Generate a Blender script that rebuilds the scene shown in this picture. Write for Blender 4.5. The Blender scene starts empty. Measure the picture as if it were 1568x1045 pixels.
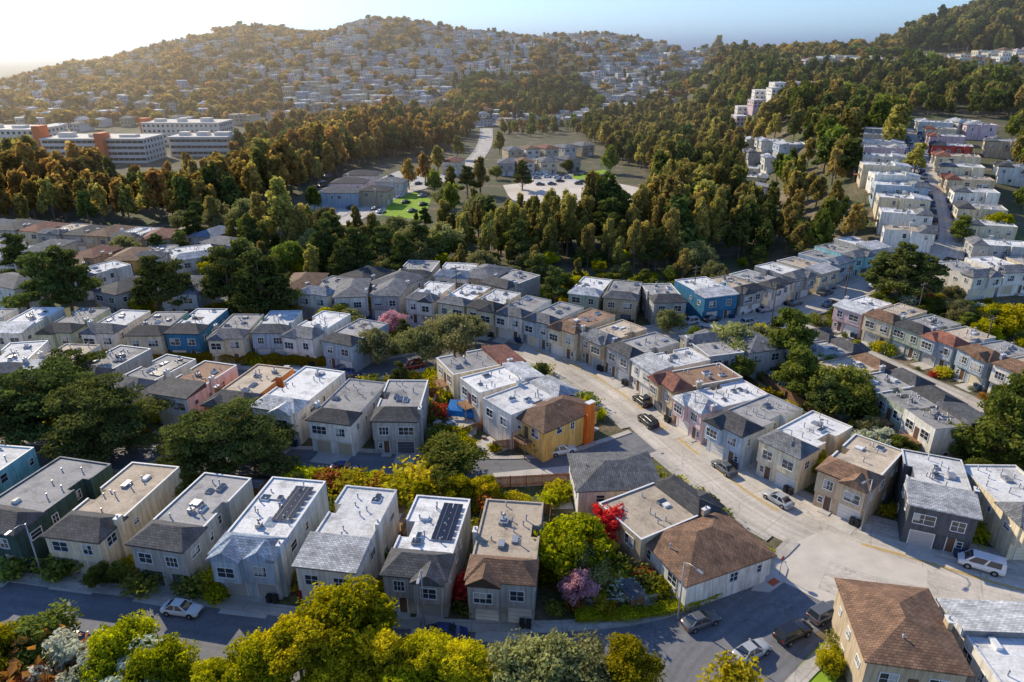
import bpy, math, random
import numpy as np
from mathutils import Vector, Matrix
R=random.Random(7)
D=bpy.data; SC=bpy.context.scene; COL=SC.collection
sin,cos,pi=math.sin,math.cos,math.pi
# ------------------------------------------------------------------ terrain
def sm(a,b,t):
    t=min(1.,max(0.,(t-a)/(b-a))); return t*t*(3-2*t)
def lin(tab,t):
    if t<=tab[0][0]: return tab[0][1]
    for (a,p),(b,q) in zip(tab,tab[1:]):
        if t<=b: return p+(q-p)*(t-a)/(b-a)
    return tab[-1][1]
CREST=[(-1000,0),(-700,8),(-600,28),(-534,50),(-460,62),(-369,84),(-260,80),(-205,92),(-131,90),(-77,80),(0,77),(106,75),(197,65),(250,50),(290,62),(326,46),(370,18),(450,8),(700,6)]
RIGHT=[(150,0),(175,3),(210,11),(245,19),(330,24),(450,32),(600,47),(750,50),(1200,40)]
def hgt(x,y):
    z=0.
    if y>590: z+=lin(CREST,x)*sm(590,1060,y)*(1-.5*sm(1060,1500,y))*(1-sm(1500,2600,y))
    if y>148:
        w=sm(-28,20,x-(70+.17*y))
        if w>0: z+=lin(RIGHT,y)*w*(1-sm(680,880,y))
    if y>450: z+=80*math.exp(-((x-525)/120)**2-((y-800)/150)**2)
    if y>600 and y<3000: z+=sm(620,800,y)*(1-sm(1500,2500,y))*3*(sin(x*.021+1)*sin(y*.017)+.6*sin(x*.041+y*.027))
    return z
PITCH=math.radians(22.7); FPX=1060.; CZ=60.
def site(u,v,zo=0.):
    """survey sight-line -> point standing on the terrain (zo metres above it)"""
    a=(u-784)/FPX; b=(522.5-v)/FPX
    dx,dy,dz=a,cos(PITCH)+b*sin(PITCH),-sin(PITCH)+b*cos(PITCH)
    t=20.; p=t
    while t<9000:
        if CZ+dz*t<=hgt(dx*t,dy*t)+zo: break
        p=t; t+=max(1.5,t*.012)
    lo,hi=p,t
    for _ in range(18):
        m=(lo+hi)/2
        if CZ+dz*m<=hgt(dx*m,dy*m)+zo: hi=m
        else: lo=m
    return dx*hi,dy*hi
# ------------------------------------------------------------------ materials
MC={}
def base(name):
    m=D.materials.new(name); m.use_nodes=True; n=m.node_tree
    return m,n.nodes,n.links,n.nodes['Principled BSDF']
def c4(c,k=1.): return (min(1,c[0]*k),min(1,c[1]*k),min(1,c[2]*k),1)
def noise(N,L,vec,scale,detail=4,rough=.6):
    t=N.new('ShaderNodeTexNoise'); t.inputs['Scale'].default_value=scale; t.inputs['Detail'].default_value=detail; t.inputs['Roughness'].default_value=rough
    L.new(vec,t.inputs['Vector']); return t.outputs['Fac']
def ramp(N,L,fac,stops):
    r=N.new('ShaderNodeValToRGB'); e=r.color_ramp.elements
    while len(e)<len(stops): e.new(.5)
    for i,(p,c) in enumerate(stops): e[i].position=p; e[i].color=c if len(c)==4 else (*c,1)
    L.new(fac,r.inputs['Fac']); return r.outputs['Color']
def mixc(N,L,fac,a,b,mode='MIX'):
    m=N.new('ShaderNodeMix'); m.data_type='RGBA'; m.blend_type=mode
    if isinstance(fac,(int,float)): m.inputs[0].default_value=fac
    else: L.new(fac,m.inputs[0])
    for s,i in ((a,6),(b,7)):
        if isinstance(s,tuple): m.inputs[i].default_value=s if len(s)==4 else (*s,1)
        else: L.new(s,m.inputs[i])
    return m.outputs[2]
def objrand(N,L,col,amt,hue=0.):
    oi=N.new('ShaderNodeObjectInfo'); mr=N.new('ShaderNodeMapRange'); mr.inputs[3].default_value=1-amt; mr.inputs[4].default_value=1+amt
    L.new(oi.outputs['Random'],mr.inputs[0]); h=N.new('ShaderNodeHueSaturation'); L.new(mr.outputs[0],h.inputs['Value']); L.new(col,h.inputs['Color'])
    if hue:
        ml=N.new('ShaderNodeMath'); ml.operation='MULTIPLY'; ml.inputs[1].default_value=17.3; L.new(oi.outputs['Random'],ml.inputs[0]); fr=N.new('ShaderNodeMath'); fr.operation='FRACT'; L.new(ml.outputs[0],fr.inputs[0])
        m2=N.new('ShaderNodeMapRange'); m2.inputs[3].default_value=.5-hue; m2.inputs[4].default_value=.5+hue; L.new(fr.outputs[0],m2.inputs[0]); L.new(m2.outputs[0],h.inputs['Hue'])
    return h.outputs['Color']
def mapped(N,L,vec,sc):
    mp=N.new('ShaderNodeMapping'); mp.inputs['Scale'].default_value=sc; L.new(vec,mp.inputs['Vector']); return mp.outputs[0]
def basic(name,col,rough=.8,var=.12,scale=1.2,spec=.3,rnd=0.,metal=0.,bump=0.,streak=False):
    if name in MC: return MC[name]
    m,N,L,P=base(name); tc=N.new('ShaderNodeTexCoord').outputs['Object']
    f=noise(N,L,tc,scale)
    c=ramp(N,L,f,[(.3,c4(col,1-var)),(.7,c4(col,1+var*.6))])
    if streak: c=mixc(N,L,1.,c,ramp(N,L,noise(N,L,mapped(N,L,tc,(2.2,2.2,.22)),1.,3,.7),[(.36,(.70,.67,.62)),(.58,(1,1,1))]),'MULTIPLY')
    if rnd: c=objrand(N,L,c,rnd)
    L.new(c,P.inputs['Base Color']); P.inputs['Roughness'].default_value=rough; P.inputs['Specular IOR Level'].default_value=spec; P.inputs['Metallic'].default_value=metal
    MC[name]=m; return m
def shingle(name,col):
    if name in MC: return MC[name]
    m,N,L,P=base(name); tc=N.new('ShaderNodeTexCoord').outputs['Object']
    br=N.new('ShaderNodeTexBrick'); br.inputs['Scale'].default_value=1.; br.inputs['Brick Width'].default_value=.5; br.inputs['Row Height'].default_value=.28; br.inputs['Mortar Size'].default_value=.025
    br.inputs['Color1'].default_value=c4(col,1.3); br.inputs['Color2'].default_value=c4(col,.75); br.inputs['Mortar'].default_value=c4(col,.35)
    L.new(tc,br.inputs['Vector'])
    f=ramp(N,L,noise(N,L,tc,.6),[(.3,(.55,.55,.55)),(.7,(1.15,1.15,1.15))])
    c=mixc(N,L,1.,br.outputs['Color'],f,'MULTIPLY'); c=objrand(N,L,c,.25)
    L.new(c,P.inputs['Base Color']); P.inputs['Roughness'].default_value=.85
    MC[name]=m; return m
def flatroof(name,col,stain):
    if name in MC: return MC[name]
    m,N,L,P=base(name); tc=N.new('ShaderNodeTexCoord').outputs['Object']; oi=N.new('ShaderNodeObjectInfo')
    off=N.new('ShaderNodeVectorMath'); off.operation='SCALE'; off.inputs[0].default_value=(37,53,11); L.new(oi.outputs['Random'],off.inputs['Scale'])
    ad=N.new('ShaderNodeVectorMath'); L.new(tc,ad.inputs[0]); L.new(off.outputs[0],ad.inputs[1]); tv=ad.outputs[0]
    c=ramp(N,L,noise(N,L,tv,.35,7,.7),[(.36,c4(col,stain*.8)),(.48,c4(col,.92)),(.6,c4(col,1.))])
    c2=ramp(N,L,noise(N,L,tv,3.5,3),[(.3,(.76,.76,.76)),(.7,(1.08,1.08,1.08))])
    c=mixc(N,L,1.,c,c2,'MULTIPLY')
    br=N.new('ShaderNodeTexBrick'); br.inputs['Scale'].default_value=1.; br.inputs['Brick Width'].default_value=7; br.inputs['Row Height'].default_value=1.05; br.inputs['Mortar Size'].default_value=.025
    br.inputs['Color1'].default_value=(1,1,1,1); br.inputs['Color2'].default_value=(.9,.9,.9,1); br.inputs['Mortar'].default_value=(.76,.74,.72,1)
    L.new(tv,br.inputs['Vector']); c=mixc(N,L,1.,c,br.outputs['Color'],'MULTIPLY')
    c=objrand(N,L,c,.14)
    L.new(c,P.inputs['Base Color']); P.inputs['Roughness'].default_value=.9
    MC[name]=m; return m
def glassmat():
    m,N,L,P=base('window_glass'); P.inputs['Base Color'].default_value=(.03,.04,.05,1); P.inputs['Roughness'].default_value=.08; P.inputs['Specular IOR Level'].default_value=.9
    MC['glass']=m; return m
GLASS=glassmat()
WALL={'W':(.86,.81,.72),'C':(.82,.70,.49),'G':(.48,.46,.43),'L':(.64,.63,.60),'B':(.47,.55,.62),'D':(.12,.125,.135),'N':(.06,.11,.095),'O':(.80,.30,.09),'Y':(.88,.53,.15),'P':(.82,.60,.60),'T':(.62,.49,.33),'S':(.48,.53,.40),'U':(.07,.25,.42),'R':(.50,.10,.07),'K':(.38,.68,.68),'F':(.85,.20,.03)}
def wallm(k): return basic('stucco_'+k,WALL[k],.9,.10,.9,.2,.08,streak=True)
FLAT={'w':((.88,.86,.82),.72),'t':((.64,.52,.38),.75),'g':((.44,.42,.395),.7),'b':((.38,.23,.14),.75)}
def flatm(k): return flatroof('flat_roof_'+k,*FLAT[k])
SH={'g':(.20,.20,.205),'b':(.25,.14,.08),'d':(.09,.087,.088),'r':(.32,.12,.075),'w':(.6,.6,.6),'s':(.28,.34,.42)}
def shm(k): return shingle('shingles_'+k,SH[k])
TRIM=basic('white_trim',(.80,.78,.74),.6,.05); DARK=basic('dark_rubber',(.02,.02,.02),.7,.05); METAL=basic('grey_metal',(.38,.38,.39),.45,.1,spec=.5,metal=.5)
CONC=basic('concrete',(.58,.54,.48),.9,.18,.5,.2); WOOD=basic('fence_wood',(.29,.165,.09),.85,.35,2.,.2,.25); BARK=basic('bark',(.22,.17,.12),.95,.3,3.)
# ------------------------------------------------------------------ mesh builder
class MB:
    def __init__(s): s.v=[];s.f=[];s.m=[];s.sm=[]
    def face(s,pts,m=0,smooth=False):
        i=len(s.v); s.v+=[tuple(p) for p in pts]; s.f.append(tuple(range(i,i+len(pts)))); s.m.append(m); s.sm.append(smooth)
    def ob(s,o,t,n,a0,a1,b0,b1,z0,z1,m=0,skip=''):
        P=lambda a,b,z:(o[0]+t[0]*a+n[0]*b,o[1]+t[1]*a+n[1]*b,o[2]+z)
        i=len(s.v); s.v+=[P(a0,b0,z0),P(a1,b0,z0),P(a1,b1,z0),P(a0,b1,z0),P(a0,b0,z1),P(a1,b0,z1),P(a1,b1,z1),P(a0,b1,z1)]
        for k,q in (('b',(0,3,2,1)),('t',(4,5,6,7)),('0',(0,1,5,4)),('1',(1,2,6,5)),('2',(2,3,7,6)),('3',(3,0,4,7))):
            if k in skip: continue
            s.f.append(tuple(i+j for j in q)); s.m.append(m); s.sm.append(False)
    def box(s,x0,x1,y0,y1,z0,z1,m=0,skip=''): s.ob((0,0,0),(1,0),(0,1),min(x0,x1),max(x0,x1),y0,y1,z0,z1,m,skip)
    def tube(s,pts,rad,n=7,m=0,cap=True):
        rings=[]; pts=[Vector(p) for p in pts]
        for i,p in enumerate(pts):
            d=(pts[min(i+1,len(pts)-1)]-pts[max(i-1,0)]).normalized()
            a=d.orthogonal().normalized() if abs(d.z)<.9 else d.cross(Vector((0,1,0))).normalized(); b=d.cross(a)
            rings.append([p+(a*cos(2*pi*k/n)+b*sin(2*pi*k/n))*rad[i] for k in range(n)])
        i0=len(s.v)
        for r in rings: s.v+=[tuple(q) for q in r]
        for i in range(len(rings)-1):
            for k in range(n):
                s.f.append((i0+i*n+k,i0+i*n+(k+1)%n,i0+(i+1)*n+(k+1)%n,i0+(i+1)*n+k)); s.m.append(m); s.sm.append(True)
        if cap: s.f.append(tuple(i0+(len(rings)-1)*n+k for k in range(n))); s.m.append(m); s.sm.append(False)
    def mesh(s,name,mats):
        me=D.meshes.new(name); me.from_pydata(s.v,[],s.f)
        for m in mats: me.materials.append(m)
        me.polygons.foreach_set('material_index',s.m); me.polygons.foreach_set('use_smooth',s.sm); me.update(); return me
    def obj(s,name,mats,parent=None,loc=(0,0,0),rot=0.):
        return put(s.mesh(name,mats),name,loc,1,rot,parent)
def put(me,name,loc=(0,0,0),sc=1,rot=0.,parent=None):
    o=D.objects.new(name,me); o.location=loc; o.rotation_euler=(0,0,rot)
    o.scale=(sc,)*3 if isinstance(sc,(int,float)) else sc
    if parent: o.parent=parent
    COL.objects.link(o); return o
def empty(name,loc=(0,0,0),rot=0.):
    return put(None,name,loc,1,rot)
# ------------------------------------------------------------------ ground
def axis(a,b,step,far,g):
    r=list(np.arange(a,b+.1,step)); s=step; x=r[-1]
    while x<far: s*=g; x+=s; r.append(x)
    return r
xp=axis(0,300,6,16000,1.13); xs=[-q for q in xp[:0:-1]]+xp
ys=axis(-90,420,6,420,1.)+list(np.arange(435,1500,15)); s_=15; yy=ys[-1]
while yy<22000: s_*=1.15; yy+=s_; ys.append(yy)
gm=MB()
nx=len(xs)
gm.v=[(x,y,hgt(x,y)) for y in ys for x in xs]
gm.f=[(j*nx+i,j*nx+i+1,(j+1)*nx+i+1,(j+1)*nx+i) for j in range(len(ys)-1) for i in range(nx-1)]
gm.m=[0]*len(gm.f); gm.sm=[True]*len(gm.f)
m,N,L,P=base('ground_cover'); pos=N.new('ShaderNodeNewGeometry').outputs['Position']
c=ramp(N,L,noise(N,L,pos,.09,9,.65),[(.36,(.26,.19,.12)),(.48,(.13,.11,.055)),(.62,(.10,.12,.035)),(.75,(.21,.20,.06))])
c2=ramp(N,L,noise(N,L,pos,1.3,6),[(.3,(.55,.55,.55)),(.7,(1.3,1.3,1.3))])
L.new(mixc(N,L,1.,c,c2,'MULTIPLY'),P.inputs['Base Color']); P.inputs['Roughness'].default_value=.95
gm.obj('ground',[m])
# ------------------------------------------------------------------ roads
ROADS=[]
def smooth_line(w,step=2.):
    out=[]
    for i in range(len(w)-1):
        p0=w[max(i-1,0)];p1=w[i];p2=w[i+1];p3=w[min(i+2,len(w)-1)]
        n=max(1,int(math.dist(p1,p2)/step))
        for k in range(n):
            t=k/n
            out.append(tuple(.5*((2*p1[j])+(-p0[j]+p2[j])*t+(2*p0[j]-5*p1[j]+4*p2[j]-p3[j])*t*t+(-p0[j]+3*p1[j]-3*p2[j]+p3[j])*t**3) for j in (0,1)))
    out.append(w[-1]); return out
def normals(l):
    r=[]
    for i in range(len(l)):
        a=l[max(i-1,0)];b=l[min(i+1,len(l)-1)]; d=math.hypot(b[0]-a[0],b[1]-a[1]) or 1
        r.append((-(b[1]-a[1])/d,(b[0]-a[0])/d))
    return r
def ribbon(name,line,o0,o1,z,mat_,ok=None,uv=True):
    nr=normals(line); mb=MB(); s=0; uvs=[]
    for i in range(len(line)-1):
        if ok and not ok(i): continue
        q=[]
        for j,o in ((i,o0),(i,o1),(i+1,o1),(i+1,o0)):
            x=line[j][0]+nr[j][0]*o; y=line[j][1]+nr[j][1]*o; q.append((x,y,hgt(x,y)+z))
        mb.face(q)
        uvs+=[i*2,o0,i*2,o1,i*2+2,o1,i*2+2,o0]
    me=mb.mesh(name,[mat_]); l=me.uv_layers.new(name='UVMap'); l.data.foreach_set('uv',uvs)
    return put(me,name)
def roadmat(name,col,joint):
    m,N,L,P=base(name); uv=N.new('ShaderNodeTexCoord').outputs['UV']; pos=N.new('ShaderNodeNewGeometry').outputs['Position']
    c=ramp(N,L,noise(N,L,pos,.12,8,.65),[(.35,c4(col,.78)),(.65,c4(col,1.1))])
    c2=ramp(N,L,noise(N,L,pos,1.8,6,.7),[(.3,(.82,.82,.82)),(.7,(1.1,1.1,1.1))]); c=mixc(N,L,1.,c,c2,'MULTIPLY')
    c=mixc(N,L,1.,c,ramp(N,L,noise(N,L,mapped(N,L,uv,(.03,.9,1)),1.,3,.5),[(.4,(.86,.85,.84)),(.6,(1.04,1.04,1.04))]),'MULTIPLY')
    if joint:
        br=N.new('ShaderNodeTexBrick'); br.offset=0; br.inputs['Scale'].default_value=1; br.inputs['Brick Width'].default_value=5; br.inputs['Row Height'].default_value=joint; br.inputs['Mortar Size'].default_value=.05
        br.inputs['Color1'].default_value=(1,1,1,1); br.inputs['Color2'].default_value=(.93,.93,.93,1); br.inputs['Mortar'].default_value=(.72,.70,.67,1)
        L.new(uv,br.inputs['Vector']); c=mixc(N,L,1.,c,br.outputs['Color'],'MULTIPLY')
    vo=N.new('ShaderNodeTexVoronoi'); vo.feature='DISTANCE_TO_EDGE'; vo.inputs['Scale'].default_value=.11
    wv=N.new('ShaderNodeVectorMath'); wv.operation='ADD'; nn=N.new('ShaderNodeTexNoise'); nn.inputs['Scale'].default_value=.4; L.new(pos,nn.inputs['Vector']); sc_=N.new('ShaderNodeVectorMath'); sc_.operation='SCALE'; sc_.inputs['Scale'].default_value=4; L.new(nn.outputs['Color'],sc_.inputs[0]); L.new(pos,wv.inputs[0]); L.new(sc_.outputs[0],wv.inputs[1]); L.new(wv.outputs[0],vo.inputs['Vector'])
    k=ramp(N,L,vo.outputs['Distance'],[(.003,(.72,.72,.72)),(.009,(1,1,1))]); c=mixc(N,L,1.,c,k,'MULTIPLY')
    L.new(c,P.inputs['Base Color']); P.inputs['Roughness'].default_value=.85; MC[name]=m; return m
RC=roadmat('road_concrete',(.68,.61,.52),3.); RA=roadmat('road_asphalt',(.21,.21,.22),0); SW=roadmat('sidewalk_concrete',(.60,.55,.48),1.2)
def road(name,pts,hw,matr,z=0.,world=False,sw=1.7,ds=4):
    w=pts if world else [site(*p) for p in pts]
    l=smooth_line(w); ROADS.append(dict(name=name,l=l,a=np.array(l),hw=hw,m=matr,z=z,sw=sw))
A_=[(-420,890),(-250,908),(-100,925),(0,940),(130,957),(280,977),(420,997),(560,1012),(700,1020),(850,1022),(960,1013),(1050,995),(1130,966),(1200,927),(1262,880),(1290,845)]
B_=[(1800,965),(1650,925),(1568,905),(1480,880),(1380,850),(1290,825),(1215,795),(1150,757),(1090,712),(1030,665),(975,620),(925,585),(880,560),(830,540),(780,523),(720,507),(650,494),(560,482),(450,474)]
road('main_road',B_,5.6,RC,.012); road('front_street',A_,4.7,RA,.008)
road('lane',[(-200,690),(100,700),(300,704),(450,706),(600,713),(760,722),(870,714),(950,690),(1000,672)],3.3,RA,.004,sw=1.0)
road('middle_street',[(-200,572),(100,575),(300,578),(480,580),(580,566),(680,545),(760,527),(800,528)],3.8,RA,.016)
road('right_street',[(100,84),(92,95),(86,105),(83,112),(80,119),(77,126),(74,134),(70,142),(66,150),(61,157)],3.6,RC,.02,True)
road('cross_street',[(960,520),(1040,508),(1100,499),(1160,488),(1230,473),(1300,448),(1350,425),(1400,405),(1440,380)],3.8,RC,.26,sw=1.4)
road('hill_street',[(1440,392),(1448,365),(1445,335),(1436,300),(1426,270),(1412,240),(1400,215),(1392,198)],4.2,RC,.3,sw=1.4)
road('bottom_right_street',[(1262,880),(1330,905),(1420,925),(1568,950),(1700,975)],3.,RC,.024,sw=.01)
road('back_street',[(-100,455),(60,452),(200,452),(330,455),(450,458),(560,462),(640,478)],3.2,RA,.028,sw=1.2)
road('south_street',[(1190,935),(1130,985),(1080,1040),(1060,1100),(1050,1200)],6.,RA,.032,sw=1.6)
road('valley_road',[(745,197),(742,222),(722,250),(690,268),(655,283),(600,300),(560,322),(520,345)],4.,RC,.09,sw=1.2)
def roaddist(x,y,skip=None):
    b=1e9
    for r in ROADS:
        if r is skip: continue
        d=np.min((r['a'][:,0]-x)**2+(r['a'][:,1]-y)**2)**.5-r['hw']; b=min(b,d)
    return b
for r in ROADS:
    ribbon(r['name'],r['l'],-r['hw'],r['hw'],r['z']+.01,r['m'])
    if r['sw']<.5: continue
    nr=normals(r['l']); mb=MB(); uvs=[]
    for sd in (-1,1):
        o0=r['hw']*sd; o1=(r['hw']+r['sw'])*sd; om=(o0+o1)/2
        for i in range(len(r['l'])-1):
            x=r['l'][i][0]+nr[i][0]*om; y=r['l'][i][1]+nr[i][1]*om
            if roaddist(x,y,r)<.9: continue
            q=[[ (r['l'][j][0]+nr[j][0]*o, r['l'][j][1]+nr[j][1]*o) for j in (i,i+1)] for o in (o0,o1)]
            Z=lambda p,h:(p[0],p[1],hgt(*p)+r['z']+h)
            for f in ([Z(q[0][0],.13),Z(q[1][0],.13),Z(q[1][1],.13),Z(q[0][1],.13)],[Z(q[0][0],-.1),Z(q[0][0],.13),Z(q[0][1],.13),Z(q[0][1],-.1)],[Z(q[1][0],-.3),Z(q[1][0],.13),Z(q[1][1],.13),Z(q[1][1],-.3)]):
                mb.face(f); uvs+=[i*2,0,i*2,1.7,i*2+2,1.7,i*2+2,0]
    me=mb.mesh('sidewalk',[SW]); l=me.uv_layers.new(name='UVMap'); l.data.foreach_set('uv',uvs); put(me,'sidewalk')
YEL=basic('yellow_road_paint',(.68,.42,.05),.8,.3,2.); WHP=basic('white_road_paint',(.7,.7,.67),.8,.3,2.)
mr_=ROADS[0]['l']
for o in (-.24,.08): ribbon('road_centre_line',mr_,o,o+.16,.034,YEL,ok=lambda i:math.dist(mr_[i],site(1262,830))>6)
# ------------------------------------------------------------------ houses
HF=[]
def inhouse(x,y,mg=0.):
    for cx,cy,th,w,L in HF:
        dx,dy=x-cx,y-cy
        if dx*dx+dy*dy>300: continue
        a=dx*cos(th)+dy*sin(th); b=-dx*sin(th)+dy*cos(th)
        if abs(a)<w/2+mg and abs(b)<L/2+mg: return True
    return False
def hiproof(mb,x0,x1,y0,y1,z,r0,r1,rise,m=0,th=.18,tri=None):
    zt=z+th; A=(x0,y0,zt);B=(x1,y0,zt);C=(x1,y1,zt);E=(x0,y1,zt); P0=(r0[0],r0[1],zt+rise);P1=(r1[0],r1[1],zt+rise)
    b=[(x0,y0,z),(x1,y0,z),(x1,y1,z),(x0,y1,z)]; t=[A,B,C,E]
    for i in range(4): mb.face([b[i],b[(i+1)%4],t[(i+1)%4],t[i]],m)
    mb.face(b[::-1],m)
    if abs(r0[1]-r1[1])<.01:
        mb.face([A,B,P1,P0],m); mb.face([B,C,P1],m if tri is None else tri); mb.face([C,E,P0,P1],m); mb.face([E,A,P0],m if tri is None else tri)
    else:
        mb.face([A,B,P0],m if tri is None else tri); mb.face([B,C,P1,P0],m); mb.face([C,E,P1],m if tri is None else tri); mb.face([E,A,P0,P1],m)
def window(mb,o,t,n,c,z,w,h,mul=1):
    a0,a1=c-w/2,c+w/2; f=.09
    mb.ob(o,t,n,a0,a1,0,.03,z,z+h,0,'0')
    mb.ob(o,t,n,a0-f,a0,0,.08,z-f,z+h+f,1,'0'); mb.ob(o,t,n,a1,a1+f,0,.08,z-f,z+h+f,1,'0')
    mb.ob(o,t,n,a0,a1,0,.08,z+h,z+h+f,1,'0'); mb.ob(o,t,n,a0,a1,0,.14,z-f,z,1,'0')
    for k in range(mul):
        x=a0+w*(k+1)/(mul+1); mb.ob(o,t,n,x-.03,x+.03,.03,.06,z,z+h,1,'0')
    mb.ob(o,t,n,a0,a1,.031,.055,z+h*.5-.025,z+h*.5+.025,1,'0')
    if R.random()<.4:
        mb.ob(o,t,n,a0+.02,a0+w*R.uniform(.25,.9),.03,.04,z+h*R.uniform(.1,.5),z+h-.01,2,'0')
def house(x,y,th,code,w=7.6,L=15.,name='row_house',solar=False,chim=None,H=None,near=True,garage=None,drive=True):
    z=min(hgt(x+a,y+b) for a in (-5,0,5) for b in (-5,0,5)); z=(z+hgt(x,y))/2
    e=empty(name,(x,y,z),th); HF.append((x,y,th,w,L))
    wk,fk,st,sk=code[:4]; WM=wallm(wk); h=(H or 6.1)+(R.uniform(-.3,.3) if not H else 0); hw,hl=w/2,L/2
    wl=MB(); rf=MB(); wi=MB(); dr=MB(); fi=MB()
    full=st=='H'; g=2.75 if h>5.3 else h-2.9; low=h<5.3
    bay=R.choice((-1,1)); fy=-hl; capm=R.choice((2,0,0,0)); fd=R.uniform(3.8,5.)
    ws=0
    if not full and not low and R.random()<.7:
        ws=R.choice((-1,1)); wy0=R.uniform(-hl+fd+1.6,hl-5.5); wy1=wy0+R.uniform(1.8,3.2); xi=ws*(hw-R.uniform(.9,1.4))
    wl.box(-hw,hw,-hl+.5,hl,-4,g,0,'b')
    wl.box(-hw+.01,hw-.01,-hl+.01,-hl+.49,g-.08,g-.004)
    if ws:
        wl.box(-ws*hw,xi,-hl,hl,g,h,0,'b'); wl.box(xi,ws*hw,-hl,wy0,g,h,0,'b'); wl.box(xi,ws*hw,wy1,hl,g,h,0,'b')
    else: wl.box(-hw,hw,-hl,hl,g,h,0,'b')
    if st in '2g' or (st=='h' and R.random()<.45):
        b0,b1=(-hw+.25,-.1) if bay<0 else (.1,hw-.25)
        wl.box(b0,b1,-hl-.75,-hl-.003,g+.15,h-.06,0,'')
    else: b0=b1=None
    if full:
        ix=hw+.35
        hiproof(rf,-hw-.4,hw+.4,-hl-.4,hl+.4,h,(0,-hl-.4+ix),(0,hl+.4-ix) if L>w+.5 else (0,hl+.39-ix),w*.19,1)
    else:
        yb=-hl+fd; p=.22
        for sd in (-1,1):
            segs=[(yb-.6,hl)] if sd!=ws else [(yb-.6,wy0),(wy1,hl)]
            for s0,s1 in segs:
                wl.box(sd*hw,sd*(hw-.18),s0,s1,h+.001,h+p,1,'b'); rf.box(sd*(hw+.03),sd*(hw-.21),s0+.02,s1+(.02 if s1==hl else 0),h+p+.002,h+p+.05,capm,'b')
        wl.box(-hw+.18,hw-.18,hl-.18,hl,h+.001,h+p,1,'b'); rf.box(-hw+.21,hw-.21,hl-.21,hl+.03,h+p+.002,h+p+.05,capm,'b')
        if ws:
            rf.box(-ws*(hw-.18),xi-ws*.003,yb-1.5,hl-.18,h+.002,h+.07,0,'b'); rf.box(xi,ws*(hw-.18),yb-1.5,wy0-.003,h+.002,h+.07,0,'b'); rf.box(xi,ws*(hw-.18),wy1+.003,hl-.18,h+.002,h+.07,0,'b')
            window(wi,(xi,0,0),(0,1),(ws,0),(wy0+wy1)/2,g+1.1,.9,1.2,0)
        else: rf.box(-hw+.18,hw-.18,yb-1.5,hl-.18,h+.002,h+.07,0,'b')
        x0,x1,y0=-hw-.3,hw+.3,-hl-.4
        if st in 'h2':
            hiproof(rf,x0,x1,y0,yb,h-.08,(x0+1.9,y0+fd*.62),(x1-1.9,y0+fd*.62),1.2,1)
        elif st=='g':
            hiproof(rf,x0,x1,y0,yb,h-.08,(0,y0+.01),(0,yb-.8),1.4,1)
        elif st=='s':
            zt=h+.1
            rf.face([(x0,y0,h-.08),(x1,y0,h-.08),(x1,y0,zt),(x0,y0,zt)],1); rf.face([(x0,y0,zt),(x1,y0,zt),(x1,yb,zt+.75),(x0,yb,zt+.75)],1)
            rf.face([(x0,yb,h-.08),(x0,y0,h-.08),(x0,y0,zt),(x0,yb,zt+.75)],1); rf.face([(x1,y0,h-.08),(x1,yb,h-.08),(x1,yb,zt+.75),(x1,y0,zt)],1); rf.face([(x1,yb,h-.08),(x0,yb,h-.08),(x0,yb,zt+.75),(x1,yb,zt+.75)],1); rf.face([(x0,y0,h-.08),(x0,yb,h-.08),(x1,yb,h-.08),(x1,y0,h-.08)],1)
        if b0 is not None:
            mx=(b0+b1)/2
            if st=='2' or R.random()<.5:
                hiproof(rf,b0-.3,b1+.3,-hl-1.15,-hl+1.6,h-.13,(mx,-hl-1.14),(mx,-hl+1.4),1.15,1)
            else:
                hiproof(rf,b0-.3,b1+.3,-hl-1.15,-hl+1.6,h-.13,(mx,-hl-.2),(mx,-hl+1.4),1.0,1)
            if st=='2':
                o0,o1=(.35,hw+.2) if bay<0 else (-hw-.2,-.35)
                hiproof(rf,o0,o1,-hl-.55,-hl+1.8,h-.1,((o0+o1)/2,-hl-.54),((o0+o1)/2,-hl+1.6),1.15,1)
    F=((0,fy,0),(1,0),(0,-1))
    Fl=((0,fy+.5,0),(1,0),(0,-1)); Bk=((0,hl,0),(1,0),(0,1)); Rt=((hw,0,0),(0,1),(1,0)); Lf=((-hw,0,0),(0,1),(-1,0))
    wz=g+1.0
    for sd in (-1,1):
        c_=sd*hw*.5; oo=F[0]
        if b0 is not None and sd==bay: oo=(0,fy-.75,0)
        ww=R.choice((1.7,2.,2.4)) if sd==bay else R.choice((1.2,1.5,1.8)); ww=min(ww,hw-1.2)
        window(wi,oo,F[1],F[2],c_,wz,ww,1.35,R.choice((1,2)))
    gc=garage or R.choice(('W','W','W','G','T','C','D'))
    gd=R.choice((1,2)) if w>7 else 1
    gx=.3
    def gar(cx,gw):
        a0,a1=cx-gw/2,cx+gw/2
        dr.ob(*Fl,a0,a1,0,.05,0.05,2.2,0,'0')
        for k in range(1,4): dr.ob(*Fl,a0,a1,.05,.065,.05+k*.54-.015,.05+k*.54+.015,3,'0')
        dr.ob(*Fl,a0-.12,a0,0,.1,0,2.32,1,'0'); dr.ob(*Fl,a1,a1+.12,0,.1,0,2.32,1,'0'); dr.ob(*Fl,a0,a1,0,.1,2.2,2.32,1,'0')
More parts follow.
